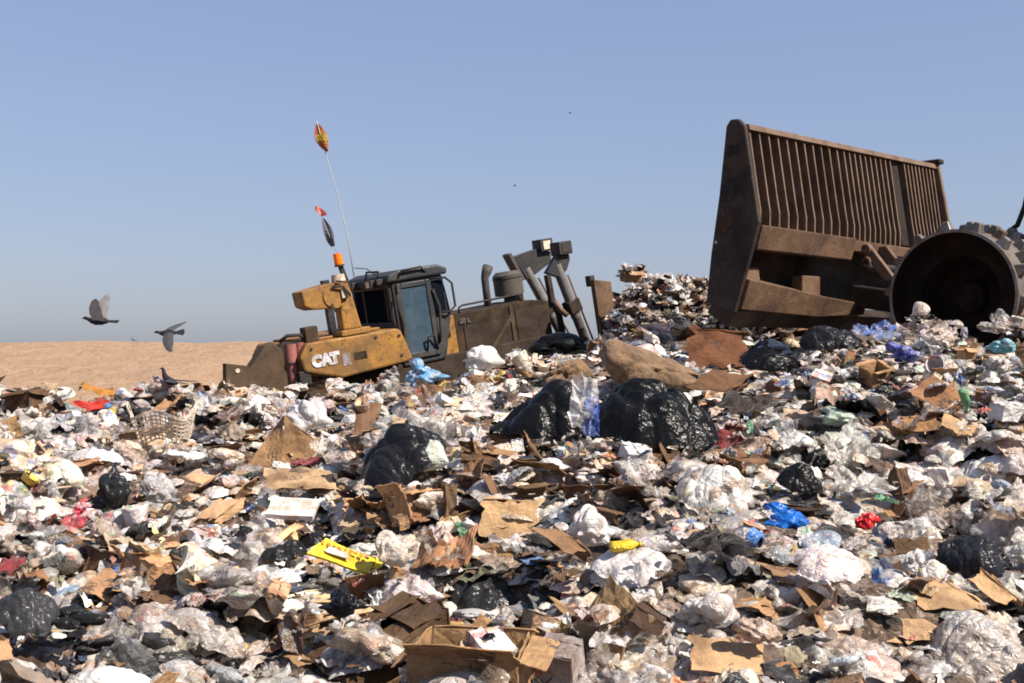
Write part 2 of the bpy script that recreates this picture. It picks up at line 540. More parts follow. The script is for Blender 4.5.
CR_PX = np.array([-300, 0, 120, 250, 350, 440, 500, 560, 640, 700, 760, 830, 900, 960, 1024, 1400.])
CR_PY = np.array([404, 401, 400, 401, 398, 378, 357, 358, 356, 357, 358, 349, 338, 336, 336, 335.])
CR_Y = np.array([14.6, 14.4, 14.4, 14.3, 14.2, 14.1, 14.0, 13.8, 13.4, 13.0, 12.8, 12.4, 11.9, 11.7, 11.6, 11.4])

def hsurf(x, y):
    """height of the refuse heap before the litter is thrown on it"""
    u = 512 + F * x / np.maximum(y, 1.0)
    cy = np.interp(u, CR_PX, CR_Y)
    cpy = np.interp(u, CR_PX, CR_PY)
    zc = CZ - (cpy - 350) / F * cy - 0.16
    z0 = 0.20
    s = (y - 4.6) / (cy - 4.6)
    s1 = np.clip(s, -0.6, 1.0)
    z = z0 + (zc - z0) * (s1 * (1.10 - 0.10 * s1))
    # beyond the crest: a drop on the left (where the bulldozer stands), a plateau on the right
    right = sstep(0.7, 2.2, x - (y - 20) * 0.45)
    over = np.maximum(y - cy - 0.5, 0)
    zl = zc - 2.2 * sstep(0, 4.0, over)
    zr = zc + (1.62 - zc) * sstep(0, 3, over)
    zr = zr - 2.4 * sstep(23.5, 29, y)
    back = zl * (1 - right) + zr * right
    z = np.where(s > 1, back, z)
    # refuse pushed up ahead of the blade of the bulldozer
    dx, dy = (x - 2.70) / 1.25, (y - 20.6) / 1.9
    mound = 1.02 * np.exp(-(dx * dx) ** 2.0 - (dy * dy) ** 1.3)
    dx, dy = (x - 4.5) / 1.7, (y - 20.6) / 2.2
    mound = np.maximum(mound, 0.72 * np.exp(-(dx * dx) - (dy * dy)))
    z = z + mound * sstep(1.45, 2.0, x)
    return z + lumps(x, y) * np.clip(1 - sstep(20, 30, y), 0, 1) * (1 - 0.5 * sstep(9, 13, y))

def grid_mesh(name, x0, x1, y0, y1, step, fn, mat):
    xs = np.arange(x0, x1 + step / 2, step)
    ys = np.arange(y0, y1 + step / 2, step)
    X, Y = np.meshgrid(xs, ys)
    Z = fn(X, Y)
    V = np.stack([X, Y, Z], -1).reshape(-1, 3)
    nx, ny = len(xs), len(ys)
    i = (np.arange(ny - 1)[:, None] * nx + np.arange(nx - 1)[None]).ravel()
    T = np.concatenate([np.stack([i, i + 1, i + nx + 1], -1), np.stack([i, i + nx + 1, i + nx], -1)])
    o = link(bpy.data.objects.new(name, np_mesh(name, V, T, mat)))
    return o

g = grid_mesh('terrain', -14, 16, 1.0, 31, 0.12, hsurf, M['refuse'])
tag(g, kind='structure')

def hillf(X, Y):
    r_ = np.random.default_rng(8)
    rise = sstep(24, 72, Y)
    z = -0.9 + 3.05 * rise - 4.0 * sstep(-13, 4, X - (Y - 70) * 0.15) * rise
    for k in range(40):
        a, f = r_.uniform(0, 6.28), r_.uniform(0.3, 3.0)
        z = z + 0.012 / f ** 0.5 * np.sin((X * math.cos(a) * 0.6 + Y * math.sin(a)) * f + r_.uniform(0, 6.28))
    z = z + 0.035 * np.sin(Y * 1.9 + 0.5 * np.sin(X * 0.3))
    return z - 3.0 * sstep(95, 140, Y)
h_ = grid_mesh('hill', -90, 40, 23, 140, 0.45, hillf, M['dirt'])
tag(h_, kind='structure')
mb = MB()
mb.add([(-3000, -600, -2.2), (3000, -600, -2.2), (3000, 3000, -2.2), (-3000, 3000, -2.2)], [(0, 1, 2, 3)])
tag(mb.build('ground', M['dirt']), kind='structure')

# ------------------------------------------------------------------ shapes of rubbish (unit size, numpy)
_ico = {}
def ico(sub):
    if sub not in _ico:
        bm = bmesh.new()
        bmesh.ops.create_icosphere(bm, subdivisions=sub, radius=1)
        _ico[sub] = (np.array([v.co[:] for v in bm.verts]), np.array([[v.index for v in f.verts] for f in bm.faces]))
        bm.free()
    return _ico[sub]

def unit(r_):
    v = r_.normal(size=3)
    return v / np.linalg.norm(v)

def blob(seed, sub, knot=False, soft=1.0, flat=0.6):
    r_ = np.random.default_rng(seed)
    v, f = ico(sub)
    p = v.copy()
    w_ = v + 0.22 * np.sin(3.1 * v[:, [1, 2, 0]] + r_.uniform(0, 6, 3)) + 0.10 * np.sin(7.3 * v[:, [2, 0, 1]] + r_.uniform(0, 6, 3))
    rad = np.ones(len(v))
    for k in range(5):
        rad += 0.13 * np.sin(2.2 * (w_ @ unit(r_)) + r_.uniform(0, 6.28))
    for k in range(22):
        d, c_ = unit(r_), r_.uniform(-0.85, 0.85)
        wd = r_.uniform(0.06, 0.30)
        a_ = r_.uniform(0.03, 0.17) * soft * (wd / 0.14) ** 0.7
        rad -= a_ * np.exp(-np.abs(w_ @ d - c_) / wd) * (0.5 + 0.5 * np.sin(3 * (w_ @ unit(r_)) + r_.uniform(0, 6)))
    # long folds running between two gathered points
    ax = unit(r_)
    b1 = np.cross(ax, unit(r_))
    b1 /= np.linalg.norm(b1)
    b2 = np.cross(ax, b1)
    phi = np.arctan2(w_ @ b2, w_ @ b1)
    rad += 0.05 * soft * np.abs(np.sin(r_.integers(3, 6) * phi + 1.5 * np.sin(2 * (w_ @ ax) + r_.uniform(0, 6)))) * (1 - (v @ ax) ** 2)
    rad += 0.025 * soft * np.sin(r_.integers(9, 15) * phi + 2.0 * (w_ @ unit(r_))) * (1 - (v @ ax) ** 2)
    # limp film spreading out where it lies on the heap
    if soft > 0.8:
        az = np.arctan2(v[:, 1], v[:, 0])
        fr_ = sum(np.sin(k_ * az + r_.uniform(0, 6)) / k_ ** 0.4 for k_ in (2, 3, 5, 8, 13))
        rad += 0.26 * np.clip(fr_, 0, 2) * np.exp(-((v[:, 2] + 0.12) / 0.16) ** 2)
    if knot:
        kd = unit(r_)
        kd[2] = abs(kd[2])
        kd /= np.linalg.norm(kd)
        tt = v @ kd
        a1 = unit(r_)
        a1 = np.cross(a1, kd)
        a1 /= np.linalg.norm(a1)
        a2 = np.cross(kd, a1)
        ph = np.arctan2(v @ a2, v @ a1)
        s_ = sstep(0.55, 1.0, tt)
        rad *= 1 + 0.13 * s_ * np.sin(9 * ph + r_.uniform(0, 6))
        rad += 0.75 * sstep(0.86, 1.0, tt) - 0.22 * np.exp(-((tt - 0.84) / 0.09) ** 2)
    p = p * rad[:, None]
    p = p * np.array([1.0, r_.uniform(0.6, 0.92), flat * r_.uniform(0.65, 1.1)])
    p[:, 2] = np.where(p[:, 2] < -0.3, -0.3 + (p[:, 2] + 0.3) * 0.5, p[:, 2])
    return p * 0.5, f

def gridtri(n, m):
    i = (np.arange(n - 1)[:, None] * m + np.arange(m - 1)[None]).ravel()
    return np.concatenate([np.stack([i, i + 1, i + m + 1], -1), np.stack([i, i + m + 1, i + m], -1)])

def film(seed, n, amp=0.16, folds=14, shrink=1.0):
    r_ = np.random.default_rng(seed)
    u, v = np.meshgrid(np.linspace(-1, 1, n), np.linspace(-1, 1, n))
    # rounded, ragged outline
    k = r_.uniform(0.2, 0.7)
    x = u * np.sqrt(1 - k * v * v / 2)
    y = v * np.sqrt(1 - k * u * u / 2) * r_.uniform(0.55, 0.95)
    e = np.maximum(np.abs(u), np.abs(v)) ** 4
    for _ in range(6):
        a, f_, ph = r_.uniform(0, 6.28), r_.uniform(2, 9), r_.uniform(0, 6.28)
        x = x + 0.055 * e * np.sin(f_ * (u * math.cos(a) + v * math.sin(a)) + ph)
        y = y + 0.055 * e * np.cos(f_ * (u * math.sin(a) - v * math.cos(a)) + ph)
    z = 0 * x
    wx = x + 0.12 * np.sin(2.7 * y + r_.uniform(0, 6))
    wy = y + 0.12 * np.sin(2.9 * x + r_.uniform(0, 6))
    for _ in range(folds):
        a, c_ = r_.uniform(0, 6.28), r_.uniform(-0.9, 0.9)
        wd = r_.uniform(0.08, 0.35)
        z = z + r_.choice([-1, 1]) * amp * r_.uniform(0.3, 1.0) * np.maximum(0, 1 - np.abs(wx * math.cos(a) + wy * math.sin(a) - c_) / wd)
    z = z + amp * 1.2 * np.sin(1.6 * wx + r_.uniform(0, 6)) * np.sin(1.9 * wy + r_.uniform(0, 6))
    P = np.stack([x, y * shrink, z], -1).reshape(-1, 3) * 0.5
    return P, gridtri(n, n)

def sheet(p00, p10, p11, p01, n, r_, warp=0.02, thick=0.012, tear=0.05):
    """cardboard panel between four corners, slightly warped, with ragged edges and real thickness"""
    u, v = np.meshgrid(np.linspace(0, 1, n), np.linspace(0, 1, n))
    p00, p10, p11, p01 = (np.asarray(q, dtype=float) for q in (p00, p10, p11, p01))
    e = (np.maximum(np.abs(2 * u - 1), np.abs(2 * v - 1)) > 0.99)
    uu = u + e * r_.normal(0, tear, u.shape) * (np.abs(2 * u - 1) > 0.99)
    vv = v + e * r_.normal(0, tear, u.shape) * (np.abs(2 * v - 1) > 0.99)
    P = ((1 - uu) * (1 - vv))[..., None] * p00 + (uu * (1 - vv))[..., None] * p10 + (uu * vv)[..., None] * p11 + ((1 - uu) * vv)[..., None] * p01
    nn = np.cross(p10 - p00, p01 - p00)
    nn = nn / (np.linalg.norm(nn) + 1e-9)
    wv = warp * (np.sin(3.0 * u + r_.uniform(0, 6)) + np.sin(4.0 * v + r_.uniform(0, 6)) + 0.5 * np.sin(9 * (u + v) + r_.uniform(0, 6)))
    A = (P + nn * wv[..., None]).reshape(-1, 3)
    B = A - nn * thick
    T = gridtri(n, n)
    k = len(A)
    ring = list(range(n)) + [i * n + n - 1 for i in range(1, n)] + [(n - 1) * n + i for i in range(n - 2, -1, -1)] + [i * n for i in range(n - 2, 0, -1)]
    S = []
    for a_, b_ in zip(ring, ring[1:] + ring[:1]):
        S += [(a_, a_ + k, b_ + k), (a_, b_ + k, b_)]
    return np.concatenate([A, B]), np.concatenate([T, T[:, ::-1] + k, np.array(S)])

def join(parts):
    V, T, n = [], [], 0
    for v, f in parts:
        V.append(v)
        T.append(f + n)
        n += len(v)
    return np.concatenate(V), np.concatenate(T)

def card(seed, n, panels=None):
    r_ = np.random.default_rng(seed)
    k = panels or int(r_.integers(1, 4))
    x, z, ang = 0.0, 0.0, r_.uniform(-0.2, 0.2)
    wd = r_.uniform(0.28, 0.5)
    parts = []
    for i in range(k):
        L = r_.uniform(0.5, 1.0) / k * 1.1
        x1, z1 = x + L * math.cos(ang), z + L * math.sin(ang)
        j = r_.uniform(-0.07, 0.07, 4)
        parts.append(sheet((x, -wd + j[0], z), (x1, -wd + j[1], z1), (x1, wd + j[2], z1), (x, wd + j[3], z), n, r_, 0.022, 0.014, 0.035))
        x, z = x1, z1
        ang += r_.choice([-1, 1]) * r_.uniform(0.4, 1.7)
    V, T = join(parts)
    V = V - (V.max(0) + V.min(0)) / 2
    return V / max(np.ptp(V[:, 0]), np.ptp(V[:, 1]), 0.3), T

def box(seed, n, openbox=True, flaps=True):
    r_ = np.random.default_rng(seed)
    a, b_, c_ = 0.5, r_.uniform(0.3, 0.45), r_.uniform(0.2, 0.42)
    sh = r_.uniform(-0.15, 0.15, 2)
    q = lambda x, y, z: np.array([x + sh[0] * z, y + sh[1] * z, z]) + r_.normal(0, 0.012, 3)
    c0 = [q(-a, -b_, -c_), q(a, -b_, -c_), q(a, b_, -c_), q(-a, b_, -c_)]
    c1 = [q(-a, -b_, c_), q(a, -b_, c_), q(a, b_, c_), q(-a, b_, c_)]
    parts = [sheet(c0[0], c0[1], c0[2], c0[3], n, r_, 0.01, 0.012, 0.0)]
    for i in range(4):
        j = (i + 1) % 4
        parts.append(sheet(c0[i], c0[j], c1[j], c1[i], n, r_, 0.02, 0.014, 0.0))
        if flaps:
            outd = (c1[i] + c1[j]) / 2 * np.array([1, 1, 0])
            outd = outd / np.linalg.norm(outd)
            an = r_.uniform(-0.9, 1.2)
            d_ = (outd * math.cos(an) + np.array([0, 0, 1]) * math.sin(an)) * r_.uniform(0.2, 0.38)
            if not openbox:
                d_ = -outd * b_ * 0.95 + np.array([0, 0, 0.015 * (i + 1)])
            parts.append(sheet(c1[i], c1[j], c1[j] + d_, c1[i] + d_, n, r_, 0.015, 0.012, 0.02))
    return join(parts)

def lathe(prof, n, seed=0, crush=0.0):
    r_ = np.random.default_rng(seed)
    prof = np.array(prof)
    V = []
    for i in range(n):
        a = 2 * math.pi * i / n
        V.append(np.stack([prof[:, 1] * math.cos(a), prof[:, 1] * math.sin(a), prof[:, 0]], -1))
    V = np.stack(V)
    m_ = len(prof)
    V = V.reshape(-1, 3)
    if crush:
        for _ in range(7):
            d, c_ = unit(r_), r_.uniform(-0.3, 0.3)
            V = V - d * (crush * np.exp(-np.abs(V @ d - c_) / 0.12) * np.sign(r_.uniform(-1, 1)))[:, None]
    T = []
    for i in range(n):
        j = (i + 1) % n
        for k in range(m_ - 1):
            T += [(i * m_ + k, j * m_ + k, j * m_ + k + 1), (i * m_ + k, j * m_ + k + 1, i * m_ + k + 1)]
    return V, np.array(T)

def rotY(a):
    c, s = math.cos(a), math.sin(a)
    return np.array([[c, 0, s], [0, 1, 0], [-s, 0, c]])
def rotX(a):
    c, s = math.cos(a), math.sin(a)
    return np.array([[1, 0, 0], [0, c, -s], [0, s, c]])
def rotZ(a):
    c, s = math.cos(a), math.sin(a)
    return np.array([[c, -s, 0], [s, c, 0], [0, 0, 1]])

def bottle(seed, n):
    V, T = lathe([(-0.5, 0.0), (-0.5, 0.13), (-0.42, 0.15), (-0.1, 0.14), (0.0, 0.155), (0.15, 0.15), (0.3, 0.09), (0.38, 0.05), (0.43, 0.05), (0.43, 0.065), (0.5, 0.065), (0.5, 0.0)], n, seed, 0.03)
    return V @ rotY(math.pi / 2).T, T
def cup(seed, n):
    return lathe([(-0.4, 0.0), (-0.4, 0.24), (0.4, 0.36), (0.44, 0.37), (0.44, 0.34), (-0.36, 0.21), (-0.36, 0.0)], n, seed, 0.05)
def tub(seed, n):
    return lathe([(-0.22, 0.0), (-0.22, 0.38), (0.18, 0.46), (0.22, 0.5), (0.22, 0.45), (-0.16, 0.34), (-0.18, 0.0)], n, seed, 0.05)
def plank(seed, n):
    r_ = np.random.default_rng(seed)
    wd = r_.uniform(0.02, 0.09)
    return sheet((-0.5, -wd, 0), (0.5, -wd, 0), (0.5, wd, 0), (-0.5, wd, 0), n, r_, 0.006, 0.028, 0.02)

def hero_drape(r_, n=64, skew=0.0):
    """limp bag: a sheet of film thrown over what lies beneath, folds running out from its gathered neck"""
    u, v = np.meshgrid(np.linspace(-1, 1, n), np.linspace(-1, 1, n))
    x = u * np.sqrt(1 - 0.42 * v * v)
    y = v * np.sqrt(1 - 0.42 * u * u)
    rr = np.sqrt(x * x + y * y)
    az = np.arctan2(y, x)
    ed = sum(np.sin(k * az + r_.uniform(0, 6)) / k ** 0.5 for k in (2, 3, 5, 7, 11, 17))
    sc_ = 1 + 0.07 * ed * rr ** 3
    x, y = x * sc_, y * sc_
    z = 0.62 * np.clip(1 - rr ** 2.2, 0, 1) ** 0.7
    z += 0.16 * np.sin(2.1 * x + r_.uniform(0, 6)) * np.sin(2.6 * y + r_.uniform(0, 6)) * (1 - rr ** 2)
    z *= 1 - skew * x
    nx, ny = r_.uniform(-0.5, 0.5), r_.uniform(0.0, 0.5)
    if skew:
        nx = -0.7 * np.sign(skew)
    a2 = np.arctan2(y - ny + 0.15 * np.sin(3 * x), x - nx + 0.15 * np.sin(3 * y))
    d2 = np.sqrt((x - nx) ** 2 + (y - ny) ** 2)
    z += 0.055 * np.abs(np.sin(3.3 * a2 + 1.3 * np.sin(2.7 * d2 + r_.uniform(0, 6)) + 0.8 * np.sin(2 * a2))) * np.clip(d2 * 1.1, 0, 1)
    z += 0.024 * np.sin(12 * a2 + 1.6 * np.sin(3 * d2 + r_.uniform(0, 6))) * np.clip(d2, 0, 1)
    for _ in range(13):
        a, c_, w2 = r_.uniform(0, 6.28), r_.uniform(-0.8, 0.8), r_.uniform(0.03, 0.12)
        z -= r_.uniform(0.03, 0.09) * np.exp(-np.abs(x * math.cos(a) + y * math.sin(a) - c_ + 0.12 * np.sin(4 * y)) / w2)
    P = np.stack([x, y, z], -1).reshape(-1, 3) * 0.5
    P[:, 2] -= 0.15
    return P, gridtri(n, n)

def limp(seed, n):
    V, T = hero_drape(np.random.default_rng(seed), n, skew=float(np.random.default_rng(seed + 5).uniform(-0.6, 0.6)))
    return V * np.array([1.0, 0.8, 0.8]), T

# kind -> generator(seed, level) ; material ; smooth ; category ; group ; flatness
KIND = {
    'plastic_bag': dict(gen=lambda s, q: blob(s, (3, 4)[q], s % 3 == 0, 1.25, 0.62) if s % 5 < 2 else limp(s, (18, 38)[q]), mat='film', smooth=True, nvar=15, cat='plastic bag', group='pale plastic bags strewn over the heap', pose='bag'),
    'trash_bag': dict(gen=lambda s, q: blob(s, (3, 4)[q], s % 2 == 0, 1.1, 0.6) if s % 4 == 0 else limp(s, (18, 38)[q]) if s % 4 < 3 else film(s, (18, 34)[q], 0.22, 16), mat='black', smooth=True, nvar=8, cat='trash bag', group='dark trash bags strewn over the heap', pose='bag'),
    'plastic_sheet': dict(gen=lambda s, q: film(s, (13, 26)[q], 0.20, 16), mat='sheer', smooth=True, nvar=12, cat='plastic film', group='crumpled plastic film strewn over the heap', pose='sheet'),
    'cardboard_piece': dict(gen=lambda s, q: card(s, (4, 7)[q]), mat='card', smooth=False, nvar=14, cat='cardboard', group='torn cardboard strewn over the heap', pose='sheet'),
    'cardboard_box': dict(gen=lambda s, q: box(s, (3, 6)[q], s % 3 > 0), mat='card', smooth=False, nvar=6, cat='box', group='cardboard boxes crushed into the heap', pose='bag'),
    'paper_sheet': dict(gen=lambda s, q: film(s, (8, 13)[q], 0.22, 9), mat='print', smooth=False, nvar=12, cat='paper', group='crumpled paper strewn over the heap', pose='sheet'),
    'wrapper': dict(gen=lambda s, q: film(s, (8, 15)[q], 0.26, 12, 0.6), mat='film', smooth=True, nvar=8, cat='wrapper', group='coloured wrappers strewn over the heap', pose='sheet'),
    'food_carton': dict(gen=lambda s, q: box(s, 3, False), mat='print', smooth=False, nvar=6, cat='carton', group='printed cartons strewn over the heap', pose='bag'),
    'plastic_bottle': dict(gen=lambda s, q: bottle(s, (10, 18)[q]), mat='film', smooth=True, nvar=5, cat='bottle', group='plastic bottles strewn over the heap', pose='bag'),
    'drink_cup': dict(gen=lambda s, q: cup(s, (10, 18)[q]), mat='print', smooth=True, nvar=4, cat='cup', group='paper cups strewn over the heap', pose='any'),
    'plastic_tub': dict(gen=lambda s, q: tub(s, (10, 20)[q]), mat='film', smooth=True, nvar=3, cat='tub', group='plastic tubs strewn over the heap', pose='any'),
    'rag': dict(gen=lambda s, q: film(s, (11, 22)[q], 0.24, 10, 0.8), mat='cloth', smooth=True, nvar=8, cat='rag', group='old clothes and rags strewn over the heap', pose='sheet'),
    'wood_strip': dict(gen=lambda s, q: plank(s, (3, 5)[q]), mat='card', smooth=False, nvar=4, cat='wood strip', group='wood strips strewn over the heap', pose='sheet'),
    'foam_block': dict(gen=lambda s, q: box(s, (3, 5)[q], False), mat='film', smooth=False, nvar=3, cat='foam block', group='white foam blocks strewn over the heap', pose='bag'),
}
_shape = {}
def shape(kind, var, q):
    k = (kind, var, q)
    if k not in _shape:
        _shape[k] = KIND[kind]['gen'](sum(map(ord, kind)) * 7 + var, q)
    return _shape[k]

# colours: (word, rgb, how much of the inside shows, weight)
BAGC = [('white', (0.77, 0.72, 0.67), 0.40, 30), ('milky', (0.60, 0.56, 0.53), 0.8, 24), ('cream', (0.60, 0.48, 0.37), 0.7, 14), ('pinkish', (0.64, 0.50, 0.45), 0.6, 10),
        ('grey', (0.36, 0.345, 0.35), 0.55, 9), ('tan', (0.42, 0.30, 0.205), 0.65, 9), ('pale blue', (0.34, 0.44, 0.56), 0.45, 3), ('blue', (0.05, 0.14, 0.42), 0.15, 0.7),
        ('pale green', (0.42, 0.52, 0.42), 0.45, 1.2), ('yellow', (0.60, 0.46, 0.10), 0.3, 0.5), ('red', (0.42, 0.04, 0.035), 0.25, 0.5)]
BLKC = [('black', (0.006, 0.006, 0.006), 0.0, 6), ('black', (0.010, 0.010, 0.010), 0.0, 4), ('charcoal', (0.040, 0.038, 0.040), 0.05, 2)]
CRDC = [('brown', (0.29, 0.158, 0.077), 0, 5), ('tan', (0.40, 0.235, 0.12), 0, 5), ('dark brown', (0.14, 0.078, 0.042), 0, 4), ('pale tan', (0.47, 0.33, 0.22), 0, 3), ('wet brown', (0.07, 0.04, 0.025), 0, 3)]
PAPC = [('white', (0.68, 0.65, 0.61), 0.6, 6), ('cream', (0.58, 0.49, 0.39), 0.5, 5), ('grey', (0.32, 0.31, 0.30), 0.5, 2), ('brown', (0.24, 0.15, 0.09), 0.3, 4), ('red', (0.36, 0.05, 0.04), 0.4, 0.5), ('orange', (0.46, 0.17, 0.07), 0.3, 0.4), ('yellow', (0.52, 0.40, 0.12), 0.4, 0.3), ('blue', (0.09, 0.16, 0.33), 0.4, 0.4)]
WRPC = [('red', (0.38, 0.04, 0.035), 0.35, 1.6), ('blue', (0.05, 0.13, 0.36), 0.35, 1.8), ('green', (0.07, 0.22, 0.11), 0.35, 0.9), ('yellow', (0.56, 0.42, 0.07), 0.35, 0.9), ('orange', (0.48, 0.19, 0.08), 0.35, 1.2), ('silver', (0.5, 0.5, 0.52), 0.2, 3), ('teal', (0.10, 0.29, 0.33), 0.35, 0.8), ('pink', (0.50, 0.20, 0.24), 0.35, 0.9), ('white', (0.70, 0.67, 0.65), 0.8, 10), ('brown', (0.11, 0.065, 0.04), 0.2, 7), ('purple', (0.19, 0.14, 0.32), 0.3, 0.4)]
RAGC = [('brown', (0.10, 0.063, 0.042), 0, 5), ('grey', (0.15, 0.145, 0.145), 0, 3), ('dark', (0.028, 0.024, 0.024), 0, 6), ('beige', (0.34, 0.26, 0.19), 0, 3), ('navy', (0.025, 0.032, 0.07), 0, 0.6), ('maroon', (0.15, 0.025, 0.028), 0, 1.0), ('olive', (0.10, 0.10, 0.05), 0, 0.8), ('lilac', (0.26, 0.24, 0.31), 0, 0.15)]
PAL = {'plastic_bag': BAGC, 'trash_bag': BLKC, 'plastic_sheet': BAGC, 'cardboard_piece': CRDC, 'cardboard_box': CRDC, 'paper_sheet': PAPC, 'wrapper': WRPC, 'food_carton': PAPC,
       'plastic_bottle': [('clear', (0.62, 0.64, 0.64), 0.4, 5), ('white', (0.8, 0.79, 0.77), 0.1, 4), ('green', (0.07, 0.28, 0.14), 0.1, 0.8), ('blue', (0.10, 0.24, 0.48), 0.1, 0.6), ('amber', (0.32, 0.14, 0.04), 0.1, 1)],
       'drink_cup': [('white', (0.78, 0.76, 0.74), 0.6, 5), ('red', (0.5, 0.05, 0.04), 0.3, 1), ('tan', (0.5, 0.36, 0.22), 0.2, 1)],
       'plastic_tub': [('white', (0.78, 0.77, 0.74), 0.1, 4), ('blue', (0.10, 0.26, 0.58), 0.05, 1), ('yellow', (0.72, 0.58, 0.12), 0.05, 1), ('black', (0.02, 0.02, 0.02), 0, 2)],
       'rag': RAGC, 'wood_strip': [('pale', (0.52, 0.39, 0.26), 0, 3), ('brown', (0.28, 0.17, 0.09), 0, 3), ('grey', (0.3, 0.27, 0.24), 0, 1)],
       'foam_block': [('white', (0.82, 0.81, 0.79), 0.05, 5), ('cream', (0.7, 0.64, 0.5), 0.1, 1)]}

# ------------------------------------------------------------------ throwing the rubbish on the heap
GX0, GY0, GS = -10.0, 2.5, 0.05
gx = np.arange(GX0, 13.0, GS)
gy = np.arange(GY0, 24.0, GS)
GXX, GYY = np.meshgrid(gx, gy, indexing='ij')
G = hsurf(GXX, GYY)

def gh(x, y):
    i = int(np.clip((x - GX0) / GS, 0, G.shape[0] - 1))
    j = int(np.clip((y - GY0) / GS, 0, G.shape[1] - 1))
    return G[i, j]

def footprint(x, y, r_):
    i0, i1 = int((x - r_ - GX0) / GS), int((x + r_ - GX0) / GS) + 2
    j0, j1 = int((y - r_ - GY0) / GS), int((y + r_ - GY0) / GS) + 2
    i0, j0 = max(i0, 0), max(j0, 0)
    i1, j1 = min(i1, G.shape[0]), min(j1, G.shape[1])
    if i1 <= i0 or j1 <= j0:
        return None
    sx, sy = GXX[i0:i1, j0:j1], GYY[i0:i1, j0:j1]
    d2 = ((sx - x) ** 2 + (sy - y) ** 2) / (r_ * r_)
    return (slice(i0, i1), slice(j0, j1)), d2

items = []       # dicts
def pose(kind, r_):
    p = KIND[kind]['pose']
    if p == 'bag':
        return rotZ(r_.uniform(0, 6.28)) @ rotX(r_.normal(0.08, 0.25)) @ rotY(r_.normal(0, 0.25))
    if p == 'sheet':
        if r_.uniform() < 0.6:
            return rotZ(r_.normal(0, 0.5)) @ rotX(r_.normal(0.38, 0.36)) @ rotY(r_.normal(0, 0.25)) @ rotZ(r_.uniform(0, 6.28))
        return rotZ(r_.uniform(0, 6.28)) @ rotX(r_.normal(0, 0.38)) @ rotZ(r_.uniform(0, 6.28))
    return rotZ(r_.uniform(0, 6.28)) @ rotX(r_.uniform(-1.6, 1.6)) @ rotY(r_.uniform(-1.6, 1.6))

def pick(pal, r_):
    wts = np.array([c[3] for c in pal], float)
    return pal[int(r_.choice(len(pal), p=wts / wts.sum()))]

def drop(kind, x, y, size, r_, raise_=0.42, tone=1.0):
    var = int(r_.integers(KIND[kind]['nvar']))
    word, rgb, al, _ = pick(PAL[kind], r_)
    if size > 0.2 and kind not in ('cardboard_piece', 'cardboard_box', 'rag', 'trash_bag') and max(rgb) > 3.0 * min(rgb):
        word, rgb, al, _ = PAL[kind][0 if kind != 'wrapper' else 8]
    k = 1.0 * tone * np.exp(r_.normal(0, 0.16))
    rgb = tuple(float(np.clip(c * k * np.exp(r_.normal(0, 0.03)), 0.005, 0.85)) for c in rgb)
    rot = pose(kind, r_)
    sc = size * np.array([1, r_.uniform(0.8, 1.1), r_.uniform(0.8, 1.15)])
    V, _T = shape(kind, var, 0)
    W = (V * sc) @ rot.T
    zmin, zmax = W[:, 2].min(), W[:, 2].max()
    fr = footprint(x, y, size * 0.42)
    if fr is None:
        return
    idx, d2 = fr
    inside = d2 < 1
    if not inside.any():
        return
    g_ = G[idx]
    base = np.percentile(g_[inside], 60)
    hgt = zmax - zmin
    z = base - zmin - hgt * 0.30
    add = base + hgt * raise_ * np.clip(1 - d2, 0, 1) ** 0.6
    G[idx] = np.where(inside, np.maximum(g_, np.minimum(add, g_ + 0.16)), g_)
    items.append(dict(kind=kind, var=var, pos=np.array([x, y, z]), rot=rot, sc=sc, col=rgb + (al,), word=word, size=size))

_rc = np.random.default_rng(77)
CLX = np.stack([_rc.uniform(-9, 10, 130), _rc.uniform(3.5, 22, 130)], -1)
CLB = {k: np.exp(_rc.normal(0, 0.62, 130)) for k in KIND}
CLD = np.exp(_rc.normal(0, 0.27, 130))
def cluster(x, y):
    return int(np.argmin((CLX[:, 0] - x) ** 2 + ((CLX[:, 1] - y) * 0.8) ** 2))
def scatter(n, size_fn, kinds, r_, region, zone=None):
    ks, wt = zip(*kinds)
    wt = np.array(wt, float)
    wt /= wt.sum()
    c = 0
    while c < n:
        x, y = region(r_)
        s = size_fn(r_, y)
        if zone is not None and zone(x, y, s):
            continue
        c += 1
        ci = cluster(x + r_.normal(0, 0.18), y + r_.normal(0, 0.25))
        wc = wt * np.array([CLB[k_][ci] for k_ in ks])
        kk = str(r_.choice(ks, p=wc / wc.sum()))
        if kk in ('food_carton', 'foam_block', 'plastic_tub', 'plastic_bottle', 'wrapper'):
            s = min(s, 0.06 + 0.4 * s)
        drop(kk, x, y, s, r_, tone=CLD[ci])

def reg_near(r_):
    while True:
        y = r_.uniform(3.7, 15.2)
        x = r_.uniform(-9, 9)
        if abs(x) < 0.50 * y + 0.5:
            cy = np.interp(512 + F * x / y, CR_PX, CR_Y)
            if y < cy + 0.9:
                return x, y
def reg_closer(r_):
    while True:
        x, y = reg_near(r_)
        if r_.uniform() < (5.0 / y) ** 1.4:
            return x, y
def reg_mound(r_):
    while True:
        y, x = r_.uniform(13.5, 22.5), r_.uniform(1.6, 9.5)
        u = 512 + F * x / y
        if u < 1100 and y > np.interp(u, CR_PX, CR_Y) and not (y > 16 and x - (y - 20) * 0.45 < 1.45):
            return x, y

def reg_mound2(r_):
    while True:
        x, y = reg_mound(r_)
        if 18.3 < y < 21.3 and x < 5.5:
            return x, y

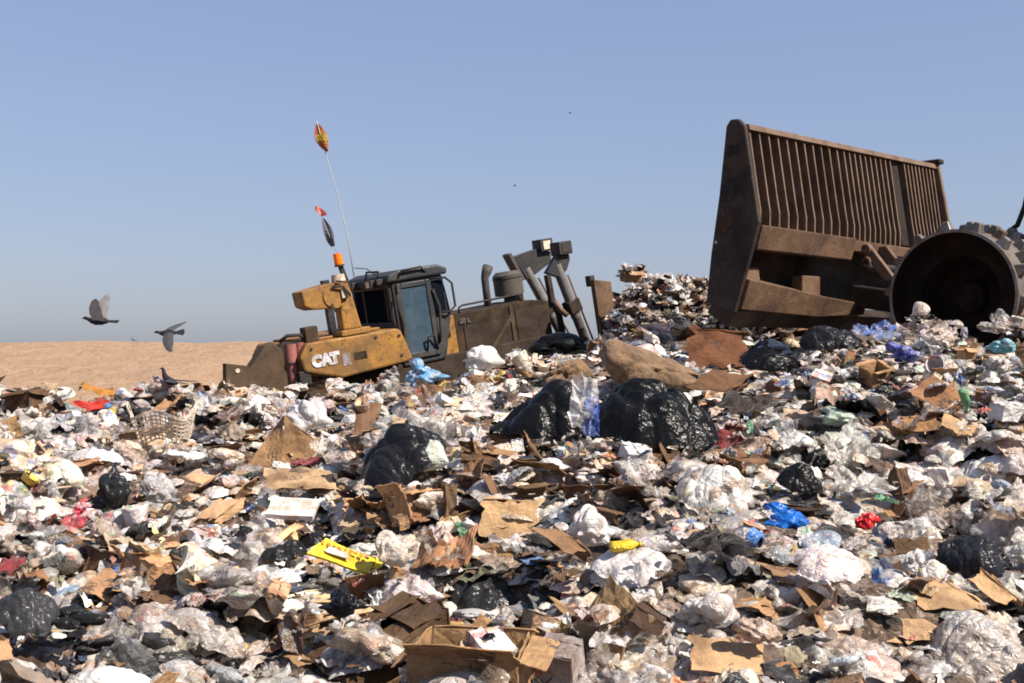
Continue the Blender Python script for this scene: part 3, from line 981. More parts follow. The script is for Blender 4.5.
# hero objects of the photograph: positions on the picture, looked up on the heap
def surf(px, py, hf=hsurf, y0=3.8, y1=22.0):
    d = ray(px, py)
    ys = np.arange(y0, y1, 0.02)
    P = np.array([0, 0, CZ]) + d[None] * (ys / d[1])[:, None]
    if hf is None:
        ii = np.clip(((P[:, 0] - GX0) / GS).astype(int), 0, G.shape[0] - 1)
        jj = np.clip(((P[:, 1] - GY0) / GS).astype(int), 0, G.shape[1] - 1)
        hz = G[ii, jj]
    else:
        hz = hf(P[:, 0], P[:, 1])
    b_ = np.nonzero(P[:, 2] < hz)[0]
    if len(b_):
        return P[b_[0]]
    return P[np.argmin(P[:, 2] - hz)]

# (name, label, short reference, category, px, py, width px, height px, kind, variant, yaw, tilt, colour, see-through, depth ratio)
HERO = [
 ('trash_bag', 'huge glossy black trash bag bulging in front of the brown sack', 'the huge black bag', 'trash bag', 650, 414, 138, 72, 'hero_drape', 1, 0.02, 0.15, (0.005, 0.005, 0.005), 0, 0.7),
 ('trash_bag', 'black trash bag spread out low, left of the blue and white striped film', 'the low black bag', 'trash bag', 545, 410, 112, 62, 'hero_drape', 2, -0.1, 0.15, (0.006, 0.006, 0.006), 0, 0.8),
 ('plastic_sheet', 'white plastic film lying over the top of the black bags', 'the white strip on the black bags', 'plastic film', 583, 400, 30, 52, 'plastic_sheet', 0, 1.3, 1.0, (0.80, 0.79, 0.78), 0.1, 0.9),
 ('plastic_sheet', 'blue and white star patterned film hanging between the two black bags', 'the blue star film', 'plastic film', 591, 413, 17, 44, 'plastic_sheet', 3, 1.5, 1.1, (0.03, 0.12, 0.55), 0.35, 0.8),
 ('burlap_sack', 'large brown cloth sack slumped above the huge black bag', 'the brown sack', 'sack', 653, 366, 106, 54, 'rag', 1, -0.5, 0, (0.19, 0.117, 0.066), 0, 0.9),
 ('burlap_sack', 'small brown sack lying above the low black bag', 'the small sack', 'sack', 566, 378, 54, 38, 'rag', 4, 0.6, 0, (0.21, 0.128, 0.070), 0, 0.9),
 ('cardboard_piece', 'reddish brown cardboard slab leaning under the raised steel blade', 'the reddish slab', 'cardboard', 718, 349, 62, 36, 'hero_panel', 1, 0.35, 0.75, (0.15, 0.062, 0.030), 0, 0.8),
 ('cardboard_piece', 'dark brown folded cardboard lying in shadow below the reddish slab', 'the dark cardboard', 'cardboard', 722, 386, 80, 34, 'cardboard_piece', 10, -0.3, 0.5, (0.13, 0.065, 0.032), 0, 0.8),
 ('trash_bag', 'tattered black bag draped under the right end of the raised blade', 'the tattered black bag', 'trash bag', 832, 338, 64, 26, 'hero_drape', 3, -0.1, 0.3, (0.014, 0.014, 0.015), 0, 0.7),
 ('plastic_sheet', 'twisted blue and white plastic film beside the hollow steel wheel', 'the twisted blue film', 'plastic film', 880, 330, 54, 22, 'plastic_sheet', 5, 0.3, 0.6, (0.08, 0.20, 0.60), 0.7, 0.6),
 ('cardboard_box', 'small tan cardboard box under the steel wheel', 'the small tan box', 'box', 968, 351, 26, 18, 'cardboard_box', 0, 0.4, 0.1, (0.45, 0.27, 0.14), 0, 0.9),
 ('plastic_bag', 'teal plastic bag at the foot of the steel wheel', 'the teal bag', 'plastic bag', 1003, 346, 32, 16, 'plastic_bag', 5, 0.2, 0, (0.14, 0.42, 0.50), 0.2, 0.9),
 ('plastic_bag', 'bright blue bag beside the small tan box near the wheel', 'the blue bag by the wheel', 'plastic bag', 903, 352, 34, 22, 'plastic_bag', 2, 0.5, 0, (0.04, 0.08, 0.42), 0.2, 0.9),
 ('cardboard_piece', 'tall folded brown cardboard sheet standing up left of the shiny black bag', 'the standing cardboard', 'cardboard', 277, 446, 66, 66, 'hero_fold', 0, 0, 0, (0.34, 0.20, 0.10), 0, 1),
 ('cardboard_piece', 'flat tan cardboard lying at the foot of the standing cardboard', 'the flat tan cardboard', 'cardboard', 300, 482, 88, 24, 'cardboard_piece', 3, 0.1, 0.5, (0.46, 0.30, 0.17), 0, 0.7),
 ('trash_bag', 'shiny black trash bag between the cardboard and the low black bag', 'the shiny black bag', 'trash bag', 402, 455, 88, 62, 'hero_drape', 4, -0.3, 0.35, (0.012, 0.012, 0.014), 0, 0.8),
 ('plastic_bag', 'greenish white knotted bag against the shiny black bag', 'the greenish white bag', 'plastic bag', 430, 456, 38, 32, 'plastic_bag', 3, 0.2, 0, (0.66, 0.72, 0.62), 0.2, 0.9),
 ('trash_bag', 'black bag half hidden under the round grey bag', 'the black bag on the left', 'trash bag', 112, 488, 38, 44, 'trash_bag', 5, 1.0, 0, (0.016, 0.016, 0.018), 0, 0.9),
 ('plastic_bag', 'round grey plastic bag packed full, beside a black bag', 'the round grey bag', 'plastic bag', 156, 489, 34, 32, 'plastic_bag', 1, 0.2, 0, (0.40, 0.39, 0.40), 0.15, 1.0),
 ('plastic_bag', 'glossy bright blue plastic bag lying on white film', 'the bright blue bag', 'plastic bag', 790, 518, 56, 28, 'plastic_bag', 4, 0.1, 0.1, (0.015, 0.16, 0.62), 0.0, 0.8),
 ('plastic_bag', 'small bright red plastic bag', 'the red bag', 'plastic bag', 868, 521, 27, 17, 'plastic_bag', 7, 0.2, 0, (0.62, 0.02, 0.02), 0.0, 0.9),
 ('plastic_sheet', 'crumpled blue film tangled beside pale trash', 'the crumpled blue film', 'plastic film', 884, 574, 26, 30, 'plastic_sheet', 8, 0.9, 0.9, (0.05, 0.20, 0.55), 0.2, 0.9),
 ('paper_sack', 'flat bright yellow sack with worn red printing', 'the yellow sack', 'sack', 341, 553, 74, 36, 'hero_sack', 0, 0, 0, (0.80, 0.62, 0.02), 0, 1),
 ('plastic_bottle', 'squeezed bright yellow plastic bottle with a dark cap', 'the yellow bottle', 'bottle', 626, 546, 33, 12, 'plastic_bottle', 1, 0.15, 0.1, (0.80, 0.58, 0.02), 0.0, 1.0),
 ('plastic_bag', 'big clear bag stuffed with pale rubbish and blue wrapping', 'the big clear bag', 'plastic bag', 716, 492, 80, 54, 'hero_drape', 0, 0.1, 0.35, (0.78, 0.76, 0.73), 0.7, 0.8),
 ('plastic_bag', 'small clear bag bulging with cream coloured contents', 'the round cream bag', 'plastic bag', 396, 549, 42, 38, 'plastic_bag', 8, 0.3, 0, (0.62, 0.55, 0.46), 0.4, 1.0),
 ('plastic_bag', 'very large grey translucent bag half torn open in the corner', 'the very large grey bag', 'plastic bag', 984, 655, 104, 78, 'hero_drape', 6, -0.2, 0.4, (0.50, 0.45, 0.41), 0.45, 0.8),
 ('plastic_bag', 'long pinkish white bag with a pink patch on its end', 'the pinkish white bag', 'plastic bag', 833, 564, 72, 34, 'hero_drape', 9, 0.1, 0.3, (0.78, 0.68, 0.68), 0.25, 0.7),
 ('plastic_bag', 'light blue bag with yellow green print beside the yellow bulldozer', 'the light blue bag', 'plastic bag', 426, 371, 48, 26, 'plastic_bag', 10, 0.1, 0, (0.10, 0.36, 0.66), 0.5, 0.8),
 ('laundry_basket', 'crushed cream plastic laundry basket with a grid of holes', 'the laundry basket', 'basket', 160, 423, 56, 32, 'hero_basket', 0, 0, 0, (0.60, 0.50, 0.40), 0, 1),
 ('cardboard_piece', 'upright tan cardboard panel with a ragged lower edge', 'the upright cardboard panel', 'cardboard', 509, 520, 60, 38, 'hero_panel', 0, 0, 0, (0.46, 0.29, 0.15), 0, 1),
 ('cardboard_piece', 'broad tan cardboard sheet torn along its lower edge above the very large grey bag', 'the broad torn cardboard', 'cardboard', 945, 604, 80, 34, 'cardboard_piece', 0, 0.1, 0.6, (0.46, 0.29, 0.155), 0, 0.7),
 ('cardboard_piece', 'tan cardboard sheet leaning up at the right edge of the broad torn one', 'the leaning cardboard', 'cardboard', 998, 592, 58, 46, 'cardboard_piece', 6, 0.6, 0.7, (0.44, 0.27, 0.145), 0, 0.8),
 ('cardboard_piece', 'long narrow cardboard strip left of the very large grey bag', 'the long cardboard strip', 'cardboard', 898, 634, 104, 20, 'cardboard_piece', 4, 0.12, 0.6, (0.43, 0.27, 0.15), 0, 0.4),
 ('plastic_sheet', 'stiff shiny black plastic sheeting folded above the leaning cardboard', 'the black sheeting', 'plastic film', 976, 556, 66, 38, 'hero_drape', 0, -0.15, 0.5, (0.015, 0.015, 0.017), 0, 1),
 ('trash_bag', 'crumpled black bag with grey dust at the left edge', 'the dusty black bag', 'trash bag', 22, 612, 64, 44, 'hero_drape', 0, 0.2, 0.3, (0.035, 0.035, 0.037), 0.0, 0.8),
 ('trash_bag', 'flat torn black plastic to the right of the dusty black bag', 'the flat black plastic', 'trash bag', 80, 618, 54, 22, 'trash_bag', 2, 0.1, 0, (0.014, 0.014, 0.014), 0, 0.8),
 ('trash_bag', 'long crumpled black bag with a peaked end below the upright cardboard panel', 'the long crumpled black bag', 'trash bag', 488, 594, 86, 36, 'hero_drape', 3, 0.0, 0.3, (0.02, 0.02, 0.021), 0.0, 0.7),
 ('plastic_sheet', 'red plastic netting standing in white film at the left', 'the red netting', 'netting', 76, 516, 28, 34, 'plastic_sheet', 2, 0.9, 0.9, (0.55, 0.02, 0.06), 0.1, 0.9),
 ('rag', 'red cloth lying near the far crest', 'the red cloth', 'rag', 88, 405, 36, 14, 'rag', 2, 0.1, 0.3, (0.42, 0.03, 0.02), 0, 0.7),
 ('rag', 'orange brown cloth heaped near the far crest', 'the orange cloth', 'rag', 96, 389, 40, 18, 'rag', 5, 0.1, 0.2, (0.38, 0.16, 0.03), 0, 0.7),
 ('food_carton', 'white and red printed carton lying flat', 'the white and red carton', 'carton', 292, 507, 50, 26, 'hero_carton', 0, 0, 0, (0.75, 0.72, 0.70), 0, 1),
 ('plastic_bottle', 'green plastic bottle standing among pale film', 'the green bottle', 'bottle', 965, 400, 15, 24, 'plastic_bottle', 2, 1.3, -1.1, (0.22, 0.46, 0.26), 0.0, 1),
 ('foam_block', 'clean white foam block on the right slope', 'the clean foam block', 'foam block', 1008, 411, 32, 20, 'foam_block', 0, 0.3, 0.1, (0.84, 0.84, 0.83), 0, 0.9),
 ('cardboard_box', 'crumpled tan cardboard box leaning over, right of the tattered black bag', 'the leaning tan box', 'box', 876, 374, 46, 30, 'cardboard_box', 4, 0.5, 0.4, (0.38, 0.22, 0.11), 0, 0.8),
 ('plastic_bag', 'clear white bag with folds, above the standing cardboard', 'the clear white bag', 'plastic bag', 306, 416, 56, 34, 'plastic_bag', 11, 0.2, 0, (0.72, 0.73, 0.76), 0.3, 0.8),
 ('cardboard_piece', 'folded tan cardboard with a red printed edge', 'the red edged cardboard', 'cardboard', 218, 512, 58, 24, 'cardboard_piece', 8, -0.2, 0.7, (0.46, 0.28, 0.16), 0, 0.7),
 ('cardboard_piece', 'slanting tan cardboard between the round grey bag and the standing cardboard', 'the slanting cardboard', 'cardboard', 194, 482, 60, 26, 'cardboard_piece', 9, -0.35, 0.6, (0.45, 0.28, 0.16), 0, 0.7),
 ('wood_strip', 'yellowish brown wood strip lying below the light blue bag', 'the wood strip', 'wood strip', 640, 385, 6, 4, 'wood_strip', 1, 0.1, 0.3, (0.5, 0.35, 0.2), 0, 0.3),
 ('plastic_bag', 'white knotted bag topping the pale pile near the light blue bag', 'the white knotted bag', 'plastic bag', 484, 358, 44, 26, 'plastic_bag', 3, 0.9, 0, (0.82, 0.79, 0.76), 0.15, 0.8),
 ('trash_bag', 'crumpled black bag at the foot of the two lift cylinders', 'the black bag by the cylinders', 'trash bag', 556, 344, 56, 24, 'trash_bag', 1, 0.4, 0, (0.006, 0.006, 0.006), 0, 0.8),
 ('cardboard_box', 'small tan box perched on top of the pile ahead of the dozer blade', 'the box on the pile', 'box', 632, 273, 30, 20, 'cardboard_box', 0, 0.5, 0.2, (0.36, 0.22, 0.12), 0, 0.9),
 ('trash_bag', 'torn black bag between the reddish slab and the tattered black bag', 'the torn dark bag', 'trash bag', 772, 361, 62, 26, 'hero_drape', 3, 0.1, 0.4, (0.005, 0.005, 0.005), 0, 0.8),
 ('rag', 'dark brown matted cloth right of the huge black bag', 'the matted cloth', 'rag', 752, 402, 70, 24, 'rag', 3, 0.2, 0.5, (0.03, 0.02, 0.014), 0, 0.8),
 ('trash_bag', 'small wrinkled black bag on the slope below the matted cloth', 'the wrinkled black bag', 'trash bag', 800, 478, 46, 30, 'hero_drape', 4, 0.1, 0.4, (0.008, 0.007, 0.007), 0, 0.8),
 ('plastic_bag', 'large white bag near the middle, left of the yellow bottle', 'the large white bag', 'plastic bag', 592, 527, 52, 44, 'plastic_bag', 1, 1.2, 0, (0.80, 0.77, 0.75), 0.2, 0.9),
 ('plastic_bag', 'wide flat white bag below the yellow bottle', 'the wide flat white bag', 'plastic bag', 640, 568, 100, 38, 'hero_drape', 5, 0.1, 0.3, (0.80, 0.76, 0.73), 0.25, 0.8),
 ('plastic_bag', 'large white bag with a grey twisted neck, lower down the slope', 'the bag with a twisted neck', 'plastic bag', 716, 612, 78, 44, 'plastic_bag', 9, 0.8, 0, (0.76, 0.72, 0.70), 0.4, 0.9),
 ('plastic_bag', 'round tan bag beside broad torn cardboard at bottom right', 'the round tan bag', 'plastic bag', 756, 630, 52, 28, 'plastic_bag', 4, 1.8, 0, (0.56, 0.42, 0.34), 0.3, 0.9),
 ('trash_bag', 'charcoal plastic bag under the yellow sack', 'the charcoal bag', 'trash bag', 322, 580, 44, 24, 'trash_bag', 0, 1.4, 0, (0.10, 0.09, 0.08), 0.1, 0.8),
 ('trash_bag', 'torn black bag below the round cream bag', 'the torn black bag', 'trash bag', 344, 604, 50, 28, 'trash_bag', 3, 2.0, 0, (0.008, 0.008, 0.009), 0, 0.8),
 ('cardboard_piece', 'dark folded cardboard below the upright cardboard panel', 'the dark folded cardboard', 'cardboard', 560, 546, 64, 34, 'cardboard_piece', 10, 0.5, 0.5, (0.28, 0.16, 0.085), 0, 0.8),
 ('cardboard_piece', 'torn cardboard at the bottom edge, right of the middle', 'the bottom cardboard', 'cardboard', 730, 660, 84, 34, 'cardboard_piece', 11, -0.1, 0.6, (0.42, 0.26, 0.14), 0, 0.7),
]
HERO = [h for h in HERO if not (h[0] == 'wood_strip')]
hero_pos = []
for h in HERO:
    p = surf(h[4], h[5] + h[7] * 0.25)
    hero_pos.append((p, h[6] / F * p[1] * 0.5, h[7] / F * p[1]))

def zone_big(x, y, s):
    for p, rx, hh in hero_pos:
        if abs(x - p[0]) < rx * 0.85 + s * 0.25 and -(hh * 0.5 + s * 0.5 + 0.06) < y - p[1] < rx * 0.5:
            return True
    return False
def zone_small(x, y, s):
    for p, rx, hh in hero_pos:
        if abs(x - p[0]) < rx * 0.9 + s * 0.2 and -(hh * 0.25 + s * 0.3) < y - p[1] < rx * 0.8:
            return True
    return False

BIGK = [('plastic_bag', 42), ('trash_bag', 9), ('plastic_sheet', 26), ('cardboard_piece', 12), ('cardboard_box', 2), ('rag', 8), ('paper_sheet', 3)]
MEDK = [('plastic_bag', 52), ('trash_bag', 5), ('plastic_sheet', 22), ('cardboard_piece', 12), ('cardboard_box', 1), ('rag', 10), ('paper_sheet', 6), ('wrapper', 7),
        ('food_carton', 4), ('wood_strip', 2), ('foam_block', 1.2), ('plastic_tub', 1.0), ('plastic_bottle', 1.2)]
MNDK = [('plastic_sheet', 22), ('rag', 22), ('cardboard_piece', 18), ('plastic_bag', 10), ('wrapper', 16), ('paper_sheet', 8), ('wood_strip', 4), ('trash_bag', 4)]
SMLK = [('plastic_bag', 34), ('plastic_sheet', 26), ('cardboard_piece', 9), ('paper_sheet', 5), ('wrapper', 13), ('rag', 12), ('food_carton', 4), ('plastic_bottle', 2.5),
        ('drink_cup', 2), ('plastic_tub', 1.5), ('wood_strip', 3), ('trash_bag', 2), ('foam_block', 1)]
TINK = [('paper_sheet', 14), ('wrapper', 26), ('cardboard_piece', 26), ('plastic_sheet', 20), ('rag', 14), ('wood_strip', 4)]

UNDK = [('plastic_sheet', 20), ('cardboard_piece', 20), ('plastic_bag', 28), ('rag', 24), ('paper_sheet', 8), ('trash_bag', 5)]  # extra dark rags in this layer paint deeper shade between the pieces
scatter(1700, lambda r_, y: r_.uniform(0.18, 0.40), UNDK, rng, reg_near, None)
scatter(540, lambda r_, y: r_.uniform(0.28, 0.62), BIGK, rng, reg_near, zone_big)
scatter(2500, lambda r_, y: r_.uniform(0.15, 0.42), MEDK, rng, reg_near, zone_big)
scatter(600, lambda r_, y: r_.uniform(0.18, 0.42), MEDK, rng, reg_mound)
scatter(600, lambda r_, y: r_.uniform(0.18, 0.50), MNDK, rng, reg_mound2)

# heroes ------------------------------------------------
def hero_fold(r_):
    # a big sheet creased down the middle, standing like a tent, with a flap shading its left half
    return join([sheet((-0.52, -0.25, -0.42), (0.05, -0.12, -0.5), (0.08, 0.0, 0.46), (-0.15, 0.22, 0.22), 7, r_, 0.015, 0.012, 0.02),
                 sheet((0.05, -0.12, -0.5), (0.5, 0.10, -0.28), (0.56, 0.22, -0.02), (0.08, 0.0, 0.46), 7, r_, 0.02, 0.012, 0.02),
                 sheet((0.08, 0.0, 0.46), (0.56, 0.22, -0.02), (0.52, 0.52, -0.1), (0.05, 0.45, 0.28), 6, r_, 0.02, 0.012, 0.03)])
def hero_panel(r_):
    return join([sheet((-0.5, -0.1, -0.30), (0.45, -0.12, -0.30), (0.5, 0.12, 0.30), (-0.42, 0.12, 0.32), 9, r_, 0.02, 0.012, 0.045),
                 sheet((-0.42, 0.12, 0.32), (0.5, 0.12, 0.30), (0.5, 0.45, 0.16), (-0.4, 0.45, 0.2), 6, r_, 0.02, 0.012, 0.03)])
def hero_sack(r_):
    return join([sheet((-0.45, -0.22, 0.02), (0.40, -0.28, -0.24), (0.44, 0.06, -0.10), (-0.24, 0.10, 0.17), 9, r_, 0.012, 0.04, 0.010),
                 sheet((0.42, -0.1, -0.22), (0.52, -0.05, -0.22), (0.56, 0.1, -0.12), (0.46, 0.1, -0.10), 5, r_, 0.02, 0.03, 0.05)])
def hero_crate(r_):
    P = []
    a, b_, c_ = 0.5, 0.34, 0.2
    for s_ in (-1, 1):
        for k in range(3):
            z0 = -c_ + k * 0.14
            P.append(sheet((-a, s_ * b_, z0), (a, s_ * b_, z0), (a, s_ * b_, z0 + 0.09), (-a, s_ * b_, z0 + 0.09), 4, r_, 0.006, 0.02, 0))
            P.append(sheet((s_ * a, -b_, z0), (s_ * a, b_, z0), (s_ * a, b_, z0 + 0.09), (s_ * a, -b_, z0 + 0.09), 4, r_, 0.006, 0.02, 0))
        for q in (-a, -0.17, 0.17, a):
            P.append(sheet((q - 0.03, s_ * b_ * 1.02, -c_), (q + 0.03, s_ * b_ * 1.02, -c_), (q + 0.03, s_ * b_ * 1.02, c_), (q - 0.03, s_ * b_ * 1.02, c_), 3, r_, 0, 0.02, 0))
    for k in range(6):
        x = -a + 0.02 + k * 0.17
        P.append(sheet((x, -b_, -c_), (x + 0.11, -b_, -c_), (x + 0.11, b_, -c_), (x, b_, -c_), 3, r_, 0.004, 0.015, 0))
    V, T = join(P)
    return V @ rotX(0.75).T @ rotZ(-0.35).T, T
def hero_basket(r_):
    """crushed basket: two curved walls and a rim of crossing ribs with real holes"""
    P = []
    def pt(u, v):
        a = math.pi * (0.05 + 1.25 * u) + math.pi * 0.85
        r1 = 0.40 + 0.12 * v + 0.05 * math.sin(5 * a)
        return np.array([r1 * math.cos(a) * 1.15, r1 * math.sin(a) * 0.7, -0.30 + 0.55 * v + 0.10 * math.sin(3 * a)])
    def strip(ps, wv):
        ps = np.array(ps)
        A = np.concatenate([ps - wv, ps + wv])
        n_ = len(ps)
        B = A * np.array([0.965, 0.965, 1])
        T = []
        for i in range(n_ - 1):
            T += [(i, i + 1, i + 1 + n_), (i, i + 1 + n_, i + n_)]
            T += [(i + 2 * n_, i + 1 + 3 * n_, i + 1 + 2 * n_), (i + 2 * n_, i + 3 * n_, i + 1 + 3 * n_)]
            T += [(i, i + 2 * n_, i + 1 + 2 * n_), (i, i + 1 + 2 * n_, i + 1), (i + n_, i + 1 + n_, i + 1 + 3 * n_), (i + n_, i + 1 + 3 * n_, i + 3 * n_)]
        return np.concatenate([A, B]), np.array(T)
    for k in range(8):
        v = k / 7
        P.append(strip([pt(u, v) for u in np.linspace(0, 1, 30)], np.array([0, 0, 0.013 if k < 7 else 0.035])))
    for k in range(26):
        u = k / 25
        d_ = pt(min(u + 0.01, 1), 0.5) - pt(max(u - 0.01, 0), 0.5)
        d_ = d_ / np.linalg.norm(d_) * 0.011
        P.append(strip([pt(u, v) * 0.995 for v in np.linspace(0, 1, 6)], d_))
    V, T = join(P)
    return V @ rotX(0.35).T, T
def hero_carton(r_):
    return join([sheet((-0.5, -0.3, -0.10), (0.45, -0.34, -0.16), (0.5, 0.26, 0.10), (-0.46, 0.3, 0.16), 6, r_, 0.01, 0.10, 0.0)])

hero_objs = []
STUFFREF = []
for (nm, label, ref, cat, px, py, wpx, hpx, kind, var, yaw, tilt, col, al, dr), (pp, rx, hh) in zip(HERO, hero_pos):
    P = surf(px, py + hpx * 0.28, None)
    s = wpx / F * P[1]
    hz = hpx / F * P[1]
    r_ = np.random.default_rng(int(px * 7 + py))
    if kind == 'hero_drape':
        V, T = hero_drape(r_, skew={1: 0.35, 2: -0.7, 4: -0.3, 3: 0.3, 8: -0.4}.get(var, 0.0))
        W = V @ rotX(tilt).T @ rotY(yaw).T
        e = W.max(0) - W.min(0)
        W = (W - (W.max(0) + W.min(0)) / 2) * np.array([s / e[0], s * dr / e[1], hz / e[2]])
        matn, smooth = ('black' if max(col) < 0.1 else 'cloth' if nm == 'burlap_sack' else 'film'), True
    elif kind.startswith('hero_'):
        V, T = globals()[kind](r_)
        matn = {'hero_fold': 'card', 'hero_panel': 'card', 'hero_sack': 'print', 'hero_crate': 'black', 'hero_basket': 'cloth', 'hero_carton': 'print'}[kind]
        smooth = False
        W = V * s
    elif nm == 'burlap_sack':
        V, T = blob(900 + var, 5, True, 0.79, 0.62)
        matn, smooth = 'cloth', True
        ux = V[:, 0] / 0.5 * (1 if var == 1 else -0.6)
        W = V * np.stack([np.ones(len(V)), 1.05 - 0.5 * ux, 1.0 - 0.55 * ux], -1)
        W[:, 2] += -0.22 * V[:, 0] * (1 if var == 1 else -1)
        e = W.max(0) - W.min(0)
        W = (W - (W.max(0) + W.min(0)) / 2) * np.array([s / e[0], s * dr / e[1], hz / e[2]])
    else:
        g_ = KIND[kind]
        matn, smooth = g_['mat'], g_['smooth']
        if kind in ('plastic_bag', 'trash_bag'):
            V, T = blob(sum(map(ord, kind)) * 7 + var, 5, var % 2 == 0, 1.25, 0.62)
        elif kind == 'plastic_sheet':
            V, T = film(sum(map(ord, kind)) * 7 + var, 40, 0.2, 22)
        else:
            V, T = g_['gen'](sum(map(ord, kind)) * 7 + var, 1)
        W = V @ (rotX(tilt) @ rotZ(yaw)).T
        e = W.max(0) - W.min(0)
        W = (W - (W.max(0) + W.min(0)) / 2) * np.array([s / e[0], s * dr / e[1], max(hz, 0.03) / e[2]])
    # rest it on the heap where its lower part shows
    zc = CZ + ((ray(px, py) * (P[1] / ray(px, py)[1])))[2]
    o = link(bpy.data.objects.new(nm, np_mesh(nm, W, T, M[matn], smooth)))
    o.location = (P[0], P[1] + 0.12 * s, zc)
    if px in (583, 591):
        q_ = ray(px, py) * (P[1] / ray(px, py)[1]) * (0.93 if px == 583 else 0.915)
        o.location = (q_[0], q_[1], CZ + q_[2])
    o.color = col + (min(1.0, al + (0.2 if al >= 0.15 and matn == 'film' else 0)),)
    tag(o, label, cat)
    hero_objs.append((o, ref, px, py, kind))
    if kind == 'hero_sack':
        # worn printing: a white panel and a row of broken red blocks on the face of the sack
        q0, q1 = np.array([-0.30, -0.17, 0.035]) * s, np.array([0.38, -0.235, -0.175]) * s
        up_ = np.array([0.0, 0.16, 0.075]) * s
        nrm_ = np.cross(q1 - q0, up_)
        nrm_ = nrm_ / np.linalg.norm(nrm_)
        pv, pf = sheet(q0 + (q1 - q0) * 0.12, q0 + (q1 - q0) * 0.62, q0 + (q1 - q0) * 0.55 + up_ * 0.7, q0 + (q1 - q0) * 0.2 + up_ * 0.8, 5, r_, 0.0, 0.004, 0.04)
        lp = link(bpy.data.objects.new('white_panel', np_mesh('white_panel', pv + nrm_ * 0.03 * s, pf, M['print'], False)), o)
        lp.color = (0.72, 0.68, 0.62, 0)
        bl_ = []
        for k_ in range(9):
            c0_ = q0 + (q1 - q0) * (0.02 + k_ * 0.108) + up_ * 0.78
            d_ = (q1 - q0) * 0.075
            bl_.append(sheet(c0_, c0_ + d_, c0_ + d_ + up_ * 0.42, c0_ + up_ * 0.42, 4, r_, 0.0, 0.004, 0.22))
        pv, pf = join(bl_)
        lp = link(bpy.data.objects.new('red_printing', np_mesh('red_printing', pv + nrm_ * 0.036 * s, pf, M['print'], False)), o)
        lp.color = (0.60, 0.24, 0.05, 0)
    fr = footprint(P[0], P[1] + 0.12 * s, s * 0.45)
    if fr is not None:
        idx, d2 = fr
        G[idx] = np.where(d2 < 1, np.maximum(G[idx], zc - hz * 0.5 + hz * 0.6 * np.clip(1 - d2, 0, 1) ** 0.5), G[idx])

scatter(3100, lambda r_, y: r_.uniform(0.06, 0.21) * (0.8 + y / 25), SMLK, rng, reg_near, zone_small)
scatter(2300, lambda r_, y: r_.uniform(0.09, 0.26), MNDK, rng, reg_mound2)
scatter(4200, lambda r_, y: r_.uniform(0.02, 0.065), TINK, rng, reg_closer, zone_small)
print('items', len(items), 'heroes', len(HERO))

# settle what would stand in front of a landmark
hp = np.array([[h[4], h[5], h[6] * 0.48, h[7] * 0.46, p[1]] for h, (p, rx, hh) in zip(HERO, hero_pos)])
for it in items:
    u, v, dep = project(it['pos'])
    rp_ = it['size'] * 0.45 * F / dep
    rv_ = rp_ * 0.9
    near_ = (np.abs(hp[:, 0] - u) < hp[:, 2] + rp_ * 0.8) & (v - rv_ < hp[:, 1] + hp[:, 3]) & (v + rv_ > hp[:, 1] - hp[:, 3]) & (dep < hp[:, 4] + hp[:, 2] / F * dep * 0.8)
    if near_.any():
        need = (hp[near_, 1] + hp[near_, 3] - (v - rv_)).max() / F * dep
        if need < 0.30:
            it['pos'][2] -= need
        else:
            it['pos'][2] -= 0.8

FLATK = [('plastic_sheet', 34), ('cardboard_piece', 11), ('rag', 24), ('plastic_bag', 40), ('wrapper', 12), ('paper_sheet', 8)]  # share of dark rags raised so the gaps look more shaded
fk, fw = zip(*FLATK)
fw = np.array(fw, float) / sum(fw)
for q_ in range(7500):
    x, y = reg_near(rng) if q_ % 2 else reg_closer(rng)
    kd = str(rng.choice(fk, p=fw))
    sz_ = rng.uniform(0.08, 0.36)
    if kd == 'wrapper':
        sz_ *= 0.5
    n0_ = len(items)
    drop(kd, x, y, sz_, rng, tone=CLD[cluster(x, y)])
    if len(items) > n0_:
        it = items[-1]
        it['rot'] = rotX(rng.normal(0.14, 0.14)) @ rotY(rng.normal(0, 0.12)) @ rotZ(rng.uniform(0, 6.28))
        it['sc'] = it['sc'] * np.array([1, 1, 0.7])
        it['pos'][2] = float(hsurf(np.array(x), np.array(y))) + rng.uniform(0.01, 0.06)

# ------------------------------------------------------------------ which of the thrown pieces show, and how much of the picture each takes
VS, TS, cnt, off = [], [], [], 0
for it in items:
    V, T = shape(it['kind'], it['var'], 0)
    VS.append((V * it['sc']) @ it['rot'].T + it['pos'])
    TS.append(T + off)
    off += len(V)
    cnt.append(len(T))
ends = np.cumsum(cnt)
tmp = bpy.data.objects.new('probe', np_mesh('probe', np.concatenate(VS), np.concatenate(TS), M['card']))
link(tmp)
bpy.context.view_layer.update()
hits = np.zeros(len(items), dtype=int)
org = Vector((0, 0, CZ))
fi = []
for py in range(250, 683, 3):
    for px in range(0, 1024, 3):
        d = ray(px + 0.5, py + 0.5)
        ok, loc, nn, ix = tmp.ray_cast(org, Vector(d).normalized())
        if ok:
            fi.append(ix)
ids = np.searchsorted(ends, np.array(fi), side='right')
np.add.at(hits, ids, 1)
